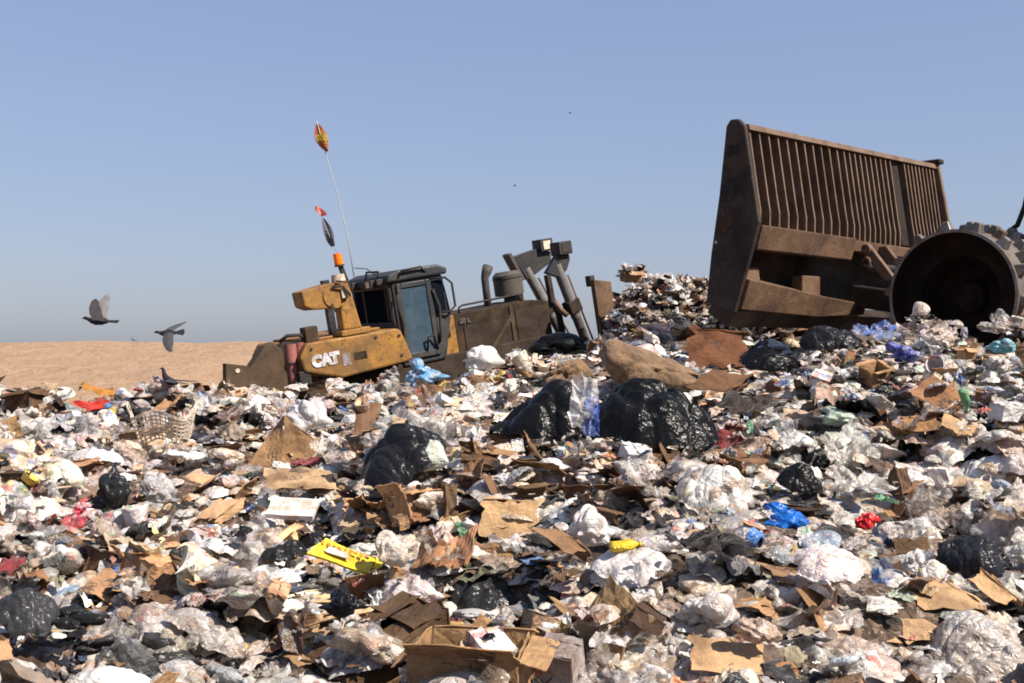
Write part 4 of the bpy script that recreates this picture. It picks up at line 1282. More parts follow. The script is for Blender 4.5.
# pieces lying over a landmark are picked off it
gone = set()
for ho, ref, hx, hy, _k in hero_objs:
    inv = ho.matrix_world.inverted()
    h_ = HERO[[q[4] for q in HERO].index(hx)]
    block, tot = {}, 0
    for iu in range(-6, 7):
        for iv in range(-6, 7):
            if iu * iu + iv * iv > 40:
                continue
            d = Vector(ray(hx + iu / 13 * h_[6], hy + iv / 13 * h_[7])).normalized()
            ok, loc, nn, ix = ho.ray_cast(inv @ org, (inv.to_3x3() @ d).normalized())
            if not ok:
                continue
            tot += 1
            hd = (ho.matrix_world @ loc - org).length
            p0_ = org.copy()
            for _h in range(10):
                ok, loc, nn, ix = tmp.ray_cast(p0_, d)
                if not ok or (loc - org).length > hd:
                    break
                k_ = int(np.searchsorted(ends, ix, side='right'))
                block.setdefault(k_, 0)
                block[k_] += 1
                p0_ = loc + d * 0.004
    gone |= {k_ for k_, c_ in block.items() if c_ > 0.07 * max(tot, 1)}
for i, it in enumerate(items):      # left hanging above the pile once its neighbours were picked off
    if it['pos'][1] > 17:
        u, v, dep = project(it['pos'])
        if abs(u - 655) < 12 and v < 275:
            gone.add(i)
print('picked off', len(gone))
me_ = tmp.data
bpy.data.objects.remove(tmp)
bpy.data.meshes.remove(me_)
del VS, TS

by = {}
for i, it in enumerate(items):
    if i not in gone:
        by.setdefault(it['kind'], []).append(i)
indiv, rest = [], []
for k, L in by.items():
    vis = [i for i in L if hits[i] > 0]
    vis.sort(key=lambda i: -hits[i])
    indiv += vis[:300]
    keep = set(vis[:300])
    rest += [i for i in L if i not in keep]
print('individuals', len(indiv), 'merged', len(rest), {k: sum(1 for i in L if hits[i] > 0) for k, L in by.items()})

# individuals
mesh_cache = {}
def kind_mesh(kind, var, q):
    key = (kind, var, q)
    if key not in mesh_cache:
        V, T = shape(kind, var, q)
        mesh_cache[key] = np_mesh(kind, V, T, M[KIND[kind]['mat']], KIND[kind]['smooth'])
    return mesh_cache[key]

KW = {'plastic_bag': 'plastic bag', 'trash_bag': 'trash bag', 'plastic_sheet': 'plastic film', 'cardboard_piece': 'piece of cardboard', 'cardboard_box': 'cardboard box', 'paper_sheet': 'paper',
      'wrapper': 'wrapper', 'food_carton': 'carton', 'plastic_bottle': 'bottle', 'drink_cup': 'cup', 'plastic_tub': 'tub', 'rag': 'rag', 'wood_strip': 'strip of wood', 'foam_block': 'foam block'}
DIRS = ['just right of', 'up and right of', 'just above', 'up and left of', 'just left of', 'down and left of', 'just below', 'down and right of']
LM = [(ref, px, py) for _, ref, px, py, _ in hero_objs] + [('the brown bulldozer hood', 495, 345), ('the yellow fuel tank', 350, 372), ('the hollow steel wheel', 955, 325), ('the raised blade', 760, 320), ('the dozer blade', 603, 335)]
used = set()
indiv.sort(key=lambda i: -hits[i])
seen_kw = {}
for i in indiv:
    it = items[i]
    V, _ = shape(it['kind'], it['var'], 0)
    u, v, dep = project(it['pos'])
    spx = it['size'] * F / dep
    q = 1 if spx > 16 else 0
    o = bpy.data.objects.new(it['kind'], kind_mesh(it['kind'], it['var'], q))
    mw = Matrix([[*(it['rot'][a] * it['sc']), it['pos'][a]] for a in range(3)] + [[0, 0, 0, 1]])
    o.matrix_world = mw
    COL.objects.link(o)
    o.color = it['col']
    sz = 'large' if it['size'] > 0.42 else 'medium' if it['size'] > 0.26 else 'small' if it['size'] > 0.12 else 'tiny'
    st = {'bag': ['crumpled', 'slumped', 'squashed'], 'sheet': ['creased', 'bent', 'tattered'], 'any': ['tipped', 'crushed', 'tilted']}[KIND[it['kind']]['pose']][it['var'] % 3]
    lab = None
    order = sorted(LM, key=lambda L: (L[1] - u) ** 2 + ((L[2] - v) * 1.4) ** 2)
    word = '' if (it['kind'] == 'trash_bag' and it['word'] == 'x') else it['word']
    for rank in range(14):
        ref, lx, ly = order[rank]
        ang = math.atan2(-(v - ly), u - lx)
        d8 = DIRS[int(round(ang / (math.pi / 4))) % 8]
        dist = math.hypot(u - lx, v - ly)
        if dist > 95:
            d8 = d8.replace('just ', 'well ') if 'just' in d8 else 'far ' + d8
        c = f"{sz} {word} {KW[it['kind']]} {d8} {ref}"
        if c not in used:
            lab = c
            break
        c = f"{sz} {st} {word} {KW[it['kind']]} {d8} {ref}"
        if c not in used:
            lab = c
            break
    if lab is None:
        lab = f"{sz} {st} {word} {KW[it['kind']]} among loose rubbish near {order[0][0]}"
    if len(lab.split()) > 16:
        lab = lab.replace('piece of ', '').replace(sz + ' ', '', 1)
    used.add(lab)
    tag(o, lab, KIND[it['kind']]['cat'], KIND[it['kind']]['group'])

# the rest of each kind: one mesh, nobody could count them
STUFFN = {'plastic_bag': 'bag_litter', 'trash_bag': 'black_bag_litter', 'plastic_sheet': 'film_litter', 'cardboard_piece': 'cardboard_litter', 'cardboard_box': 'box_litter', 'paper_sheet': 'paper_litter',
          'wrapper': 'wrapper_litter', 'food_carton': 'carton_litter', 'plastic_bottle': 'bottle_litter', 'drink_cup': 'cup_litter', 'plastic_tub': 'tub_litter', 'rag': 'cloth_litter', 'wood_strip': 'wood_litter', 'foam_block': 'foam_litter'}
rk = {}
for i in rest:
    rk.setdefault(items[i]['kind'], []).append(i)
for k, L in rk.items():
    VS, TS, CS, off = [], [], [], 0
    for i in L:
        it = items[i]
        V, T = shape(k, it['var'], 0)
        VS.append((V * it['sc']) @ it['rot'].T + it['pos'])
        TS.append(T + off)
        CS.append(np.tile(np.array(it['col']), (len(V), 1)))
        off += len(V)
    o = link(bpy.data.objects.new(STUFFN[k], np_mesh(STUFFN[k], np.concatenate(VS), np.concatenate(TS), M[KIND[k]['mat'] + '_litter'], KIND[k]['smooth'], np.concatenate(CS))))
    tag(o, 'loose small ' + KW[k] + ' scraps packed in between the larger rubbish', 'litter', kind='stuff')

# lettering helper
def text(body, name, size, mat, parent, loc, rot, extr=0.006, bold=0.012):
    cu = bpy.data.curves.new(name, 'FONT')
    cu.body = body
    cu.size = size
    cu.extrude = extr
    cu.offset = bold
    cu.align_x = 'CENTER'
    cu.align_y = 'CENTER'
    cu.materials.append(mat)
    tmp_ = bpy.data.objects.new(name + '_outline', cu)
    COL.objects.link(tmp_)
    dg_ = bpy.context.evaluated_depsgraph_get()
    me = bpy.data.meshes.new_from_object(tmp_.evaluated_get(dg_))
    bpy.data.objects.remove(tmp_)
    me.name = name
    o = link(bpy.data.objects.new(name, me), parent)
    o.location = loc
    o.rotation_euler = rot
    return o
#@@MACHINES@@
# ------------------------------------------------------------------ the yellow bulldozer
dz = empty('bulldozer', (-1.9, 20.0, -0.55), (0, -R(10), R(30)))
tag(dz, 'dirty yellow tracked bulldozer tilted behind the heap, its hood pointing right', 'bulldozer')

# fuel tank / rear fender with lettering
tank = MB().prism([(-1.90, 2.50), (-1.76, 2.70), (-0.20, 2.68), (-0.14, 2.62), (0.0, 2.16), (-0.06, 2.12), (-1.25, 2.06), (-1.86, 2.26)], -1.25, 1.25).build('fuel_tank', M['yellow'], dz, 0.035)
MB().box(-1.55, -0.4, -1.0, 1.0, 2.70, 2.735).build('lid', M['yellow'], tank, 0.01)
MB().box(-1.10, -0.78, -1.2, -1.05, 2.705, 2.76).build('hinge', M['dark'], tank, 0.01)
text('CAT', 'lettering', 0.225, M['logo'], tank, (-1.50, -1.258, 2.39), (R(90), 0, 0), bold=0.022)
MB().box(-1.22, -1.08, -1.257, -1.25, 2.24, 2.44).build('decal', M['faded_logo'], tank)
MB().box(-1.02, -0.80, -1.256, -1.25, 2.30, 2.42).build('decal', M['dirty_yellow'], tank)
for x, z in ((-0.2, 2.56), (-0.2, 2.24), (-1.7, 2.6), (-0.6, 2.6)):
    MB().cyl((x, -1.25, z), (x, -1.268, z), 0.022, n=10).build('bolt', M['dark'], tank)
MB().box(-1.72, -1.50, -1.15, -0.9, 2.70, 2.94).build('filler_box', M['counter'], dz, 0.02)

# roll-over post with its rearward housing
MB().box(-1.16, -0.66, -1.25, -0.85, 2.70, 2.79).build('post_base', M['yellow'], dz, 0.015)
post = MB()
post.add([(-1.10, -1.2, 2.79), (-0.78, -1.2, 2.79), (-0.78, -0.92, 2.79), (-1.10, -0.92, 2.79),
          (-1.09, -1.18, 3.58), (-0.89, -1.18, 3.58), (-0.89, -0.96, 3.58), (-1.09, -0.96, 3.58)],
         [(0, 3, 2, 1), (4, 5, 6, 7), (0, 1, 5, 4), (1, 2, 6, 5), (2, 3, 7, 6), (3, 0, 4, 7)])
po = post.build('rollover_post', M['yellow'], dz, 0.03)
MB().cyl((-1.0, -1.07, 3.56), (-1.0, -1.07, 3.68), 0.12, 0.10).build('cap', M['white'], po)
MB().cyl((-1.16, -1.24, 3.36), (-1.16, -0.98, 3.36), 0.20, n=20).build('pivot_plate', M['yellow'], po, 0.015)
mb = MB()
mb.tube([(-1.2, -1.27, 3.50), (-1.02, -1.3, 3.48), (-0.98, -1.28, 3.30), (-1.05, -1.27, 3.28)], 0.018)
mb.tube([(-1.12, -1.28, 3.58), (-0.92, -1.26, 3.54), (-0.86, -1.22, 3.35)], 0.014)
mb.tube([(-1.25, -1.26, 3.24), (-1.23, -1.28, 3.18), (-1.21, -1.26, 3.10)], 0.012)
mb.build('hose', M['rubber'], po)
MB().box(-1.06, -1.0, -1.275, -1.255, 3.30, 3.46).build('label_plate', M['white'], po)
MB().prism([(-1.70, 3.50), (-1.68, 3.26), (-1.54, 3.19), (-1.2, 3.16), (-1.12, 3.24), (-1.10, 3.54), (-1.25, 3.56)], -1.22, -0.75).build('rear_housing', M['yellow'], dz, 0.025)
MB().box(-1.10, -0.98, -0.62, -0.5, 2.70, 3.62).build('guard_post', M['dark'], dz, 0.01)
bc = MB().bar((-0.84, -1.02, 3.50), (-0.93, -1.06, 3.82), 0.07, 0.07).build('beacon_mount', M['rubber'], dz, 0.008)
MB().cyl((-0.94, -1.06, 3.80), (-0.94, -1.06, 3.83), 0.08).build('collar', M['rubber'], bc)
MB().cyl((-0.94, -1.06, 3.83), (-0.95, -1.06, 4.01), 0.074, 0.066).build('beacon_lens', M['amber'], bc)

# cab
cab = MB().prism([(0.0, 2.0), (0.0, 3.42), (0.95, 3.42), (1.02, 2.75), (0.80, 2.0)], -0.84, 0.84).build('cab', M['cabgrey'], dz, 0.03)
MB().prism([(-0.10, 3.42), (-0.06, 3.54), (0.12, 3.60), (0.86, 3.60), (1.04, 3.52), (1.02, 3.42)], -0.90, 0.90).build('roof', M['cabgrey'], cab, 0.035)
# rear window: frame of four bars proud of the wall, glass between
fr_ = MB()
fr_.box(-0.05, 0.02, -0.80, 0.80, 2.66, 2.76).box(-0.05, 0.02, -0.80, 0.80, 3.32, 3.42).box(-0.05, 0.02, -0.80, -0.70, 2.76, 3.32).box(-0.05, 0.02, 0.70, 0.80, 2.76, 3.32)
wf = fr_.build('rear_window', M['dark'], cab, 0.01)
MB().box(-0.022, -0.006, -0.70, 0.70, 2.76, 3.32).build('glass', M['glass_rear'], wf)
MB().box(-0.035, -0.022, -0.60, -0.57, 2.78, 3.30).build('trim', M['grey'], wf)
MB().box(-0.045, -0.024, 0.30, 0.36, 2.76, 3.32).build('trim', M['dark'], wf)
# rear light rack under the roof
mb = MB().box(-0.22, -0.10, -0.75, 0.55, 3.40, 3.50)
for y in (-0.55, 0.25):
    mb.box(-0.30, -0.16, y - 0.12, y + 0.12, 3.36, 3.50)
lr = mb.build('light_rack', M['dark'], cab, 0.012)
MB().box(-0.306, -0.30, -0.62, -0.48, 3.38, 3.48).build('work_lamp', M['lamp_glass'], lr)
MB().tube([(-0.14, -0.62, 3.50), (-0.10, -0.62, 3.62), (-0.1, -0.12, 3.64), (-0.14, -0.12, 3.50)], 0.018).build('grab_rail', M['rubber'], cab)
# door
df = MB()
df.box(0.06, 0.14, -0.885, -0.84, 2.10, 3.38).box(0.60, 0.70, -0.885, -0.84, 2.10, 3.38).box(0.14, 0.60, -0.885, -0.84, 3.29, 3.38).box(0.14, 0.60, -0.885, -0.84, 2.10, 2.20)
dr = df.build('door', M['cabgrey'], cab, 0.015)
MB().box(0.14, 0.60, -0.862, -0.845, 2.20, 3.29).build('glass', M['glass_side'], dr)
MB().tube([(0.04, -0.90, 3.20), (0.02, -0.93, 3.0), (0.07, -0.93, 2.7), (0.03, -0.92, 2.4), (0.10, -0.93, 2.18)], 0.017).build('handle', M['rubber'], dr)
MB().tube([(0.10, -0.89, 3.47), (0.16, -0.95, 3.58), (0.52, -0.95, 3.60), (0.62, -0.89, 3.5)], 0.02).build('grab_rail', M['rubber'], cab)
MB().tube([(0.68, -0.88, 3.38), (0.95, -0.93, 3.36), (1.05, -0.95, 3.25), (1.05, -0.95, 2.86), (0.95, -0.92, 2.78), (0.74, -0.88, 2.80)], 0.02).build('grab_rail', M['rubber'], cab)
MB().tube([(0.44, -0.89, 2.20), (0.46, -0.94, 2.42), (0.58, -0.94, 2.44), (0.64, -0.89, 2.2)], 0.018).build('grab_rail', M['rubber'], cab)
MB().box(0.72, 0.92, -0.862, -0.835, 2.80, 3.34).build('front_glass', M['glass_rear'], cab)
MB().tube([(0.7, -0.9, 3.2), (0.76, -0.93, 2.9), (0.73, -0.92, 2.5), (0.68, -0.9, 2.3)], 0.025).build('hose', M['rubber'], cab)
MB().tube([(-0.05, -0.4, 3.56), (-0.25, -0.5, 3.70), (-0.5, -0.6, 3.74)], 0.008, 6).build('antenna', M['rubber'], cab)

# hood
hood = MB().prism([(0.82, 1.6), (0.80, 2.68), (1.14, 2.70), (1.14, 1.6)], -0.66, 0.66).build('rear_cowl', M['yellow'], dz, 0.02)
MB().tube([(0.98, -0.68, 2.60), (0.98, -0.72, 2.58), (0.98, -0.72, 2.36), (0.98, -0.68, 2.34)], 0.018).build('handle', M['bar'], hood)
hd = MB().prism([(1.14, 1.5), (1.14, 2.70), (2.7, 2.72), (3.05, 2.66), (3.12, 1.5)], -0.64, 0.64).build('hood', M['dirty_yellow'], dz, 0.02)
MB().box(1.30, 2.22, -0.655, -0.64, 1.7, 2.46).build('side_panel', M['grimy'], hd, 0.006)
MB().box(2.36, 2.98, -0.655, -0.64, 1.7, 2.58).build('side_panel', M['grimy'], hd, 0.006)
MB().bar((1.55, -0.67, 1.75), (2.28, -0.67, 2.52), 0.07, 0.03).build('brace', M['counter'], hd)
MB().box(2.25, 2.31, -0.662, -0.64, 1.6, 2.68).build('rib', M['counter'], hd)
text('00 L', 'number', 0.12, M['dim_logo'], hd, (1.34, -0.661, 2.56), (R(90), 0, 0), 0.003, 0.004)
MB().tube([(1.28, -0.6, 2.69), (1.29, -0.6, 2.80), (1.36, -0.6, 2.83), (2.5, -0.6, 2.85), (2.56, -0.6, 2.72)], 0.019).build('hand_rail', M['rubber'], hd)
mb = MB()
pts = [(2.13, -0.12, 2.70), (2.14, -0.12, 3.0), (2.15, -0.12, 3.22), (2.19, -0.12, 3.30), (2.25, -0.12, 3.41)]
mb.tube(pts, [0.07, 0.068, 0.07, 0.085, 0.10], 16)
ex = mb.build('exhaust_stack', M['grey'], dz)
MB().cyl((2.251, -0.12, 3.412), (2.258, -0.12, 3.424), 0.085).build('mouth', M['rubber'], ex)
pc = MB().cyl((2.68, 0, 2.70), (2.68, 0, 2.84), 0.12).cyl((2.68, 0, 2.84), (2.68, 0, 3.20), 0.27, n=28).cyl((2.68, 0, 3.20), (2.68, 0, 3.27), 0.275, 0.20, n=28).build('air_precleaner', M['grey'], dz)
MB().cyl((2.68, 0, 3.14), (2.68, 0, 3.16), 0.279, n=28).build('band', M['dark'], pc)

# lift cylinders at the nose
for y, xb in ((0.55, 4.12), (-0.55, 3.86)):
    sx, sz = (0, 0) if y > 0 else (-0.30, -0.10)
    MB().prism([(3.08, 3.50), (3.16, 3.47), (3.40, 3.04), (3.60, 3.12), (3.98, 3.30), (4.0, 3.50), (3.72, 3.60)] if y > 0 else [(3.16, 3.14), (3.42, 3.02), (3.60, 3.14), (3.70, 3.32), (3.68, 3.46), (3.42, 3.42)], y - 0.07, y + 0.07).build('cylinder_bracket', M['dark'], dz, 0.012)
    if y > 0:
        MB().bar((3.06, y, 3.58), (3.28, y, 3.05), 0.07, 0.26).build('guard', M['grey'], dz, 0.01)
    MB().bar((3.20, y, 3.1), (3.22, y, 2.5), 0.09, 0.12).build('support_post', M['grimy'], dz, 0.01)
    lb = MB().box(3.74 + sx, 4.02 + sx, y - 0.16, y + 0.16, 3.52 + sz, 3.76 + sz).build('lamp_housing', M['dark'], dz, 0.015)
    MB().box(3.80 + sx, 3.96 + sx, y - 0.172, y - 0.16, 3.56 + sz, 3.72 + sz).build('lamp', M['lamp_glass'] if y > 0 else M['dark'], lb)
    MB().box(3.735 + sx, 3.74 + sx, y - 0.11, y + 0.11, 3.56 + sz, 3.72 + sz).build('lamp', M['dark'], lb)
    p0, p1 = Vector((3.42, y, 3.26)), Vector((xb, y, 1.62))
    cy_ = MB().cyl(p0, p0.lerp(p1, 0.62), 0.095, n=18).build('lift_cylinder', M['cyl'], dz)
    MB().cyl(p0.lerp(p1, 0.62), p0.lerp(p1, 1.05), 0.085, n=18).build('rod', M['grey'], cy_)
    q0, q1 = p0.lerp(p1, 0.42), p0.lerp(p1, 0.56)
    MB().bar(q0, q1, 0.26, 0.25).build('trunnion', M['grimy'], cy_, 0.02)
    off_ = Vector((0.13, -0.04, 0.03))
    MB().tube([p0.lerp(p1, 0.15) + off_, p0.lerp(p1, 0.5) + off_, p0.lerp(p1, 1.0) + off_], 0.02).build('pipe', M['bar'], cy_)
MB().tube([(3.22, -0.62, 2.62), (3.30, -0.66, 2.45), (3.42, -0.66, 2.32)], 0.05).build('elbow_pipe', M['bar'], dz)
mb = MB()
for k in range(4):
    mb.tube([(3.4 + 0.05 * k, -0.3 + 0.12 * k, 2.7), (3.52 + 0.05 * k, -0.3 + 0.12 * k, 2.3), (3.55 + 0.05 * k, -0.3 + 0.12 * k, 1.7)], 0.03)
mb.build('hose_bundle', M['rubber'], dz)

# blade
blade = MB().prism([(3.95, 0.3), (4.10, 0.3), (4.02, 0.9), (4.04, 1.45), (4.14, 1.75), (3.98, 1.75), (3.88, 1.45), (3.86, 0.9)], -1.5, 1.9).build('blade', M['blade'], dz, 0.01)
MB().prism([(3.46, 1.2), (3.46, 2.92), (3.82, 2.84), (3.84, 1.2)], -1.62, -1.50).build('blade_wing', M['blade'], blade, 0.012)
MB().box(3.50, 3.60, -1.46, -1.3, 2.80, 2.99).build('lug', M['dark'], blade, 0.01)
MB().prism([(3.84, 1.4), (3.84, 2.66), (4.25, 2.5), (4.35, 1.4)], -1.58, -1.46).build('shade_plate', M['grimy'], blade, 0.01)  # dark plate added for the shadow inside the curved blade
# tracks (mostly behind the heap)
for y in (-1.15, 1.15):
    tr = MB().prism([(-1.3, 0.35), (-1.55, 0.7), (-1.3, 1.05), (0.6, 1.55), (1.1, 1.4), (3.0, 0.75), (3.1, 0.35), (2.8, 0.05), (-1.0, 0.05)], y - 0.3, y + 0.3).build('track', M['grimy'], dz, 0.03)
    mb = MB()
    for x, z, r_ in ((-1.05, 0.55, 0.42), (0.75, 1.15, 0.34), (2.7, 0.45, 0.40)):
        mb.cyl((x, y - 0.33, z), (x, y + 0.33, z), r_, n=20)
    mb.build('sprocket', M['dark'], tr)
MB().box(-1.2, 3.0, -0.8, 0.8, 0.7, 2.05).build('main_frame', M['grimy'], dz, 0.02)

# ripper and counterweight at the tail
MB().prism([(-2.78, 1.9), (-2.74, 2.36), (-2.34, 2.76), (-2.20, 2.80), (-2.08, 2.66), (-2.02, 1.9)], -1.0, -0.72).build('counterweight', M['counter'], dz, 0.03)
rp = MB().prism([(-3.12, 2.26), (-3.06, 2.62), (-2.72, 2.52), (-2.74, 2.2)], -1.25, -1.08).build('ripper_shank', M['counter'], dz, 0.012)
MB().cyl((-2.90, -1.265, 2.48), (-2.90, -1.25, 2.48), 0.035, n=12).build('pin', M['white'], rp)
for x in (-1.98, -1.82):
    cyr = MB().cyl((x, -1.0, 1.95), (x + 0.02, -1.0, 2.42), 0.085, n=18).cyl((x + 0.02, -1.0, 2.44), (x + 0.04, -1.0, 2.72), 0.095, n=18).build('ripper_cylinder', M['red'], dz)
    MB().cyl((x + 0.02, -1.0, 2.42), (x + 0.02, -1.0, 2.44), 0.11, n=18).build('collar', M['grey'], cyr)
MB().tube([(-2.1, -1.0, 2.78), (-2.0, -1.1, 2.86), (-1.8, -1.1, 2.84), (-1.7, -1.05, 2.76)], 0.03).build('hose', M['rubber'], dz)
MB().box(-1.95, -1.76, -1.22, -0.8, 2.0, 2.28).build('tow_bracket', M['rubber'], dz, 0.02)

# whip rods with pennants
def pennant(mb, top, wdt, hgt, seed, slope=0.1):
    r_ = np.random.default_rng(seed)
    n, m_ = 7, 9
    vs = []
    for j in range(m_):
        v = j / (m_ - 1)
        ww = wdt * (math.sin(math.pi * (0.06 + 0.9 * v)) ** 0.8)
        for i in range(n):
            u = i / (n - 1) - 0.55
            vs.append((top[0] + u * ww + slope * v, top[1] + 0.05 * math.sin(5 * u + 4 * v + seed) * (0.3 + v), top[2] - hgt * v - 0.03 * abs(u)))
    for i in range(n - 1):
        for j in range(m_ - 1):
            mb.append((i, j, [j * n + i, j * n + i + 1, (j + 1) * n + i + 1, (j + 1) * n + i]))
    return vs
def flag(name, parent, top, wdt, hgt, mat, seed, cross=None):
    cells = []
    vs = pennant(cells, top, wdt, hgt, seed)
    n = len(vs)
    def make(nm, sel, mt, lift, par):
        V = [(x, y - lift, z) for x, y, z in vs] + [(x, y + 0.006 + lift, z) for x, y, z in vs]
        F_ = []
        for i, j, q in cells:
            if sel(i, j):
                F_.append(tuple(q))
                F_.append(tuple(k + n for k in reversed(q)))
        me = bpy.data.meshes.new(nm)
        me.from_pydata(V, [], F_)
        me.materials.append(mt)
        return link(bpy.data.objects.new(nm, me), par)
    f_ = make(name, lambda i, j: True, mat, 0.0, parent)
    if cross:
        make('cross', lambda i, j: j in (3, 4) or (i == 3 and 1 < j < 7), cross, 0.004, f_)
    return f_
w1 = MB().tube([(-0.70, -1.0, 3.60), (-0.70, -1.0, 4.3), (-0.76, -1.0, 5.0), (-0.84, -1.0, 5.6), (-0.90, -1.0, 6.12)], [0.009, 0.008, 0.007, 0.006, 0.006], 6).build('whip_rod', M['whip'], dz)
flag('pennant', w1, (-0.90, -1.0, 6.08), 0.19, 0.44, M['flag_orange'], 2, M['flag_yellow'])
w2 = MB().tube([(-0.95, -1.1, 3.98), (-1.02, -1.1, 4.2), (-1.10, -1.1, 4.55), (-1.18, -1.1, 4.82)], 0.005, 6).build('whip_rod', M['whip'], dz)
flag('pennant', w2, (-1.17, -1.1, 4.80), 0.15, 0.17, M['flag_pink'], 5)
flag('rag_pennant', w2, (-1.10, -1.1, 4.60), 0.14, 0.46, M['flag_grey'], 7)

# ------------------------------------------------------------------ landfill compactor at the right
cp = empty('landfill_compactor', (4.37, 14.95, 0.0), (0, 0, R(133)))
tag(cp, 'landfill compactor with a raised brown barred blade and a hollow spiked steel wheel', 'compactor')
W_ = 2.55
prof = [(-0.02, 4.35), (-0.13, 4.34), (-0.22, 4.25), (-0.41, 3.14), (-0.07, 2.12), (0.33, 2.26), (0.26, 2.81), (0.14, 3.5), (0.04, 4.28)]
bl = MB().prism(prof, W_ - 0.05, W_ + 0.02).build('end_plate', M['shaded_blade'], cp, 0.02)
text('84', 'number', 0.17, M['number'], bl, (-0.07, W_ + 0.022, 3.98), (R(90), 0, R(180)), 0.003, 0.010)
MB().cyl((0.18, W_ + 0.02, 2.95), (0.18, W_ + 0.03, 2.95), 0.018, n=10).build('bolt', M['logo'], bl)
ep = MB().prism([(0.30, 4.40), (0.10, 4.46), (0.02, 4.40), (-0.22, 3.1), (-0.05, 2.12), (0.33, 2.26), (0.26, 2.81), (0.2, 3.6)], -W_ - 0.02, -W_ + 0.05).build('end_plate', M['bar'], cp, 0.02)
MB().box(-0.02, 0.28, -W_ - 0.06, -W_ + 0.09, 4.40, 4.47).build('cap', M['shaded_blade'], ep, 0.02)
# rack of vertical bars: each a deep thin fin bending with the blade
def finpoly(dx, z1):
    return [(-0.20 + dx, z1), (-0.37 + dx, 3.13), (-0.31 + dx, 3.13), (-0.08 + dx, z1)]
ys = list(np.linspace(W_ - 0.10, 0.42, 11)) + list(np.linspace(0.24, -1.05, 10)) + list(np.linspace(-1.48, -W_ + 0.14, 9))
for y in ys:
    f_ = (W_ - y) / (2 * W_)
    dx = 0.27 * f_
    z1 = 4.23 + 0.12 * f_
    p_ = [(-0.205 + dx, z1), (-0.33 + dx, 3.45), (-0.36 + dx, 3.28), (-0.355 + dx, 3.10), (-0.21 + dx, 3.10), (-0.21 + dx, 3.45), (-0.07 + dx, z1)]
    MB().prism(p_, y - 0.0125, y + 0.0125).build('rack_bar', M['bar'], cp)
# blade skin in front of the bars, beams behind
def yb(y0, y1, poly, name, mat, bev=0.012):
    """prism that follows the slight skew of the blade from one end to the other"""
    n = len(poly)
    vs = []
    for y in (y0, y1):
        f_ = (W_ - y) / (2 * W_)
        vs += [(x + 0.27 * f_, y, z + 0.0 * f_) for x, z in poly]
    fs = [tuple(range(n)), tuple(range(2 * n - 1, n - 1, -1))] + [(i, i + n, (i + 1) % n + n, (i + 1) % n) for i in range(n)]
    return MB().add(vs, fs).build(name, mat, cp, bev)
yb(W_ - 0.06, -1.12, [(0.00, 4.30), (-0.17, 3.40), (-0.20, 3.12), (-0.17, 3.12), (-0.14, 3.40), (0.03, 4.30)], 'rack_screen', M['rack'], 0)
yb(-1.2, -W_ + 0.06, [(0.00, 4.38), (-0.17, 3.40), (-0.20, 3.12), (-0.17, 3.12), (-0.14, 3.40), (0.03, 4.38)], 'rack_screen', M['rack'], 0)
MB().prism([(0.04, 4.33), (-0.15, 3.12), (-0.02, 3.12), (0.12, 4.33)], -1.34, -1.14).build('rack_post', M['rack'], cp, 0.01)
tr_ = MB()
n0 = [(-0.24, 4.21), (-0.10, 4.21), (-0.08, 4.28), (-0.22, 4.28)]
vs = [(x, W_ - 0.06, z) for x, z in n0] + [(x + 0.27, -W_ + 0.06, z + 0.12) for x, z in n0]
tr_.add(vs, [(0, 1, 2, 3), (7, 6, 5, 4), (0, 4, 5, 1), (1, 5, 6, 2), (2, 6, 7, 3), (3, 7, 4, 0)])
tr_.build('top_rail', M['bar'], cp, 0.006)
yb(W_ - 0.055, 0.28, [(-0.42, 3.11), (-0.06, 3.11), (-0.06, 2.86), (-0.34, 2.84)], 'upper_beam', M['blade'])
yb(0.27, -W_ + 0.06, [(-0.36, 3.10), (-0.06, 3.10), (-0.06, 2.98), (-0.34, 2.96)], 'upper_beam', M['blade'])
lbm = MB()
secs = [(W_ - 0.055, [(-0.24, 2.50), (-0.02, 2.58), (0.06, 2.20), (-0.12, 2.16)]),
        (0.75, [(-0.15, 2.36), (0.08, 2.42), (0.15, 2.16), (-0.04, 2.11)]),
        (-0.12, [(-0.20, 2.29), (0.12, 2.32), (0.20, 2.12), (-0.16, 2.16)])]
vs = [(x, y, z) for y, po_ in secs for x, z in po_]
fs = [(0, 1, 2, 3), (11, 10, 9, 8)] + [(4 * k + i, 4 * k + 4 + i, 4 * k + 4 + (i + 1) % 4, 4 * k + (i + 1) % 4) for k in range(2) for i in range(4)]
lbm.add(vs, fs).build('lower_beam', M['blade'], cp, 0.012)
yb(W_ - 0.055, -W_ + 0.06, [(0.16, 3.10), (0.26, 2.81), (0.30, 2.3), (0.24, 2.28), (0.18, 2.81), (0.08, 3.10)], 'mouldboard', M['shaded_blade'])  # darkened steel stands in for the shade of the recess
yb(W_ - 0.055, -W_ + 0.06, [(-0.10, 2.15), (0.30, 2.27), (0.37, 2.14), (0.10, 1.97)], 'cutting_edge', M['shaded_blade'])
# stub blocks seen in the recess
MB().box(-0.06, 0.1, 0.75, 1.15, 2.34, 2.62).build('stiffener', M['blade'], cp, 0.015)
MB().prism([(-0.12, 2.66), (0.0, 2.62), (0.0, 2.46), (-0.14, 2.5)], 2.15, 2.46).build('stiffener', M['blade'], cp, 0.015)
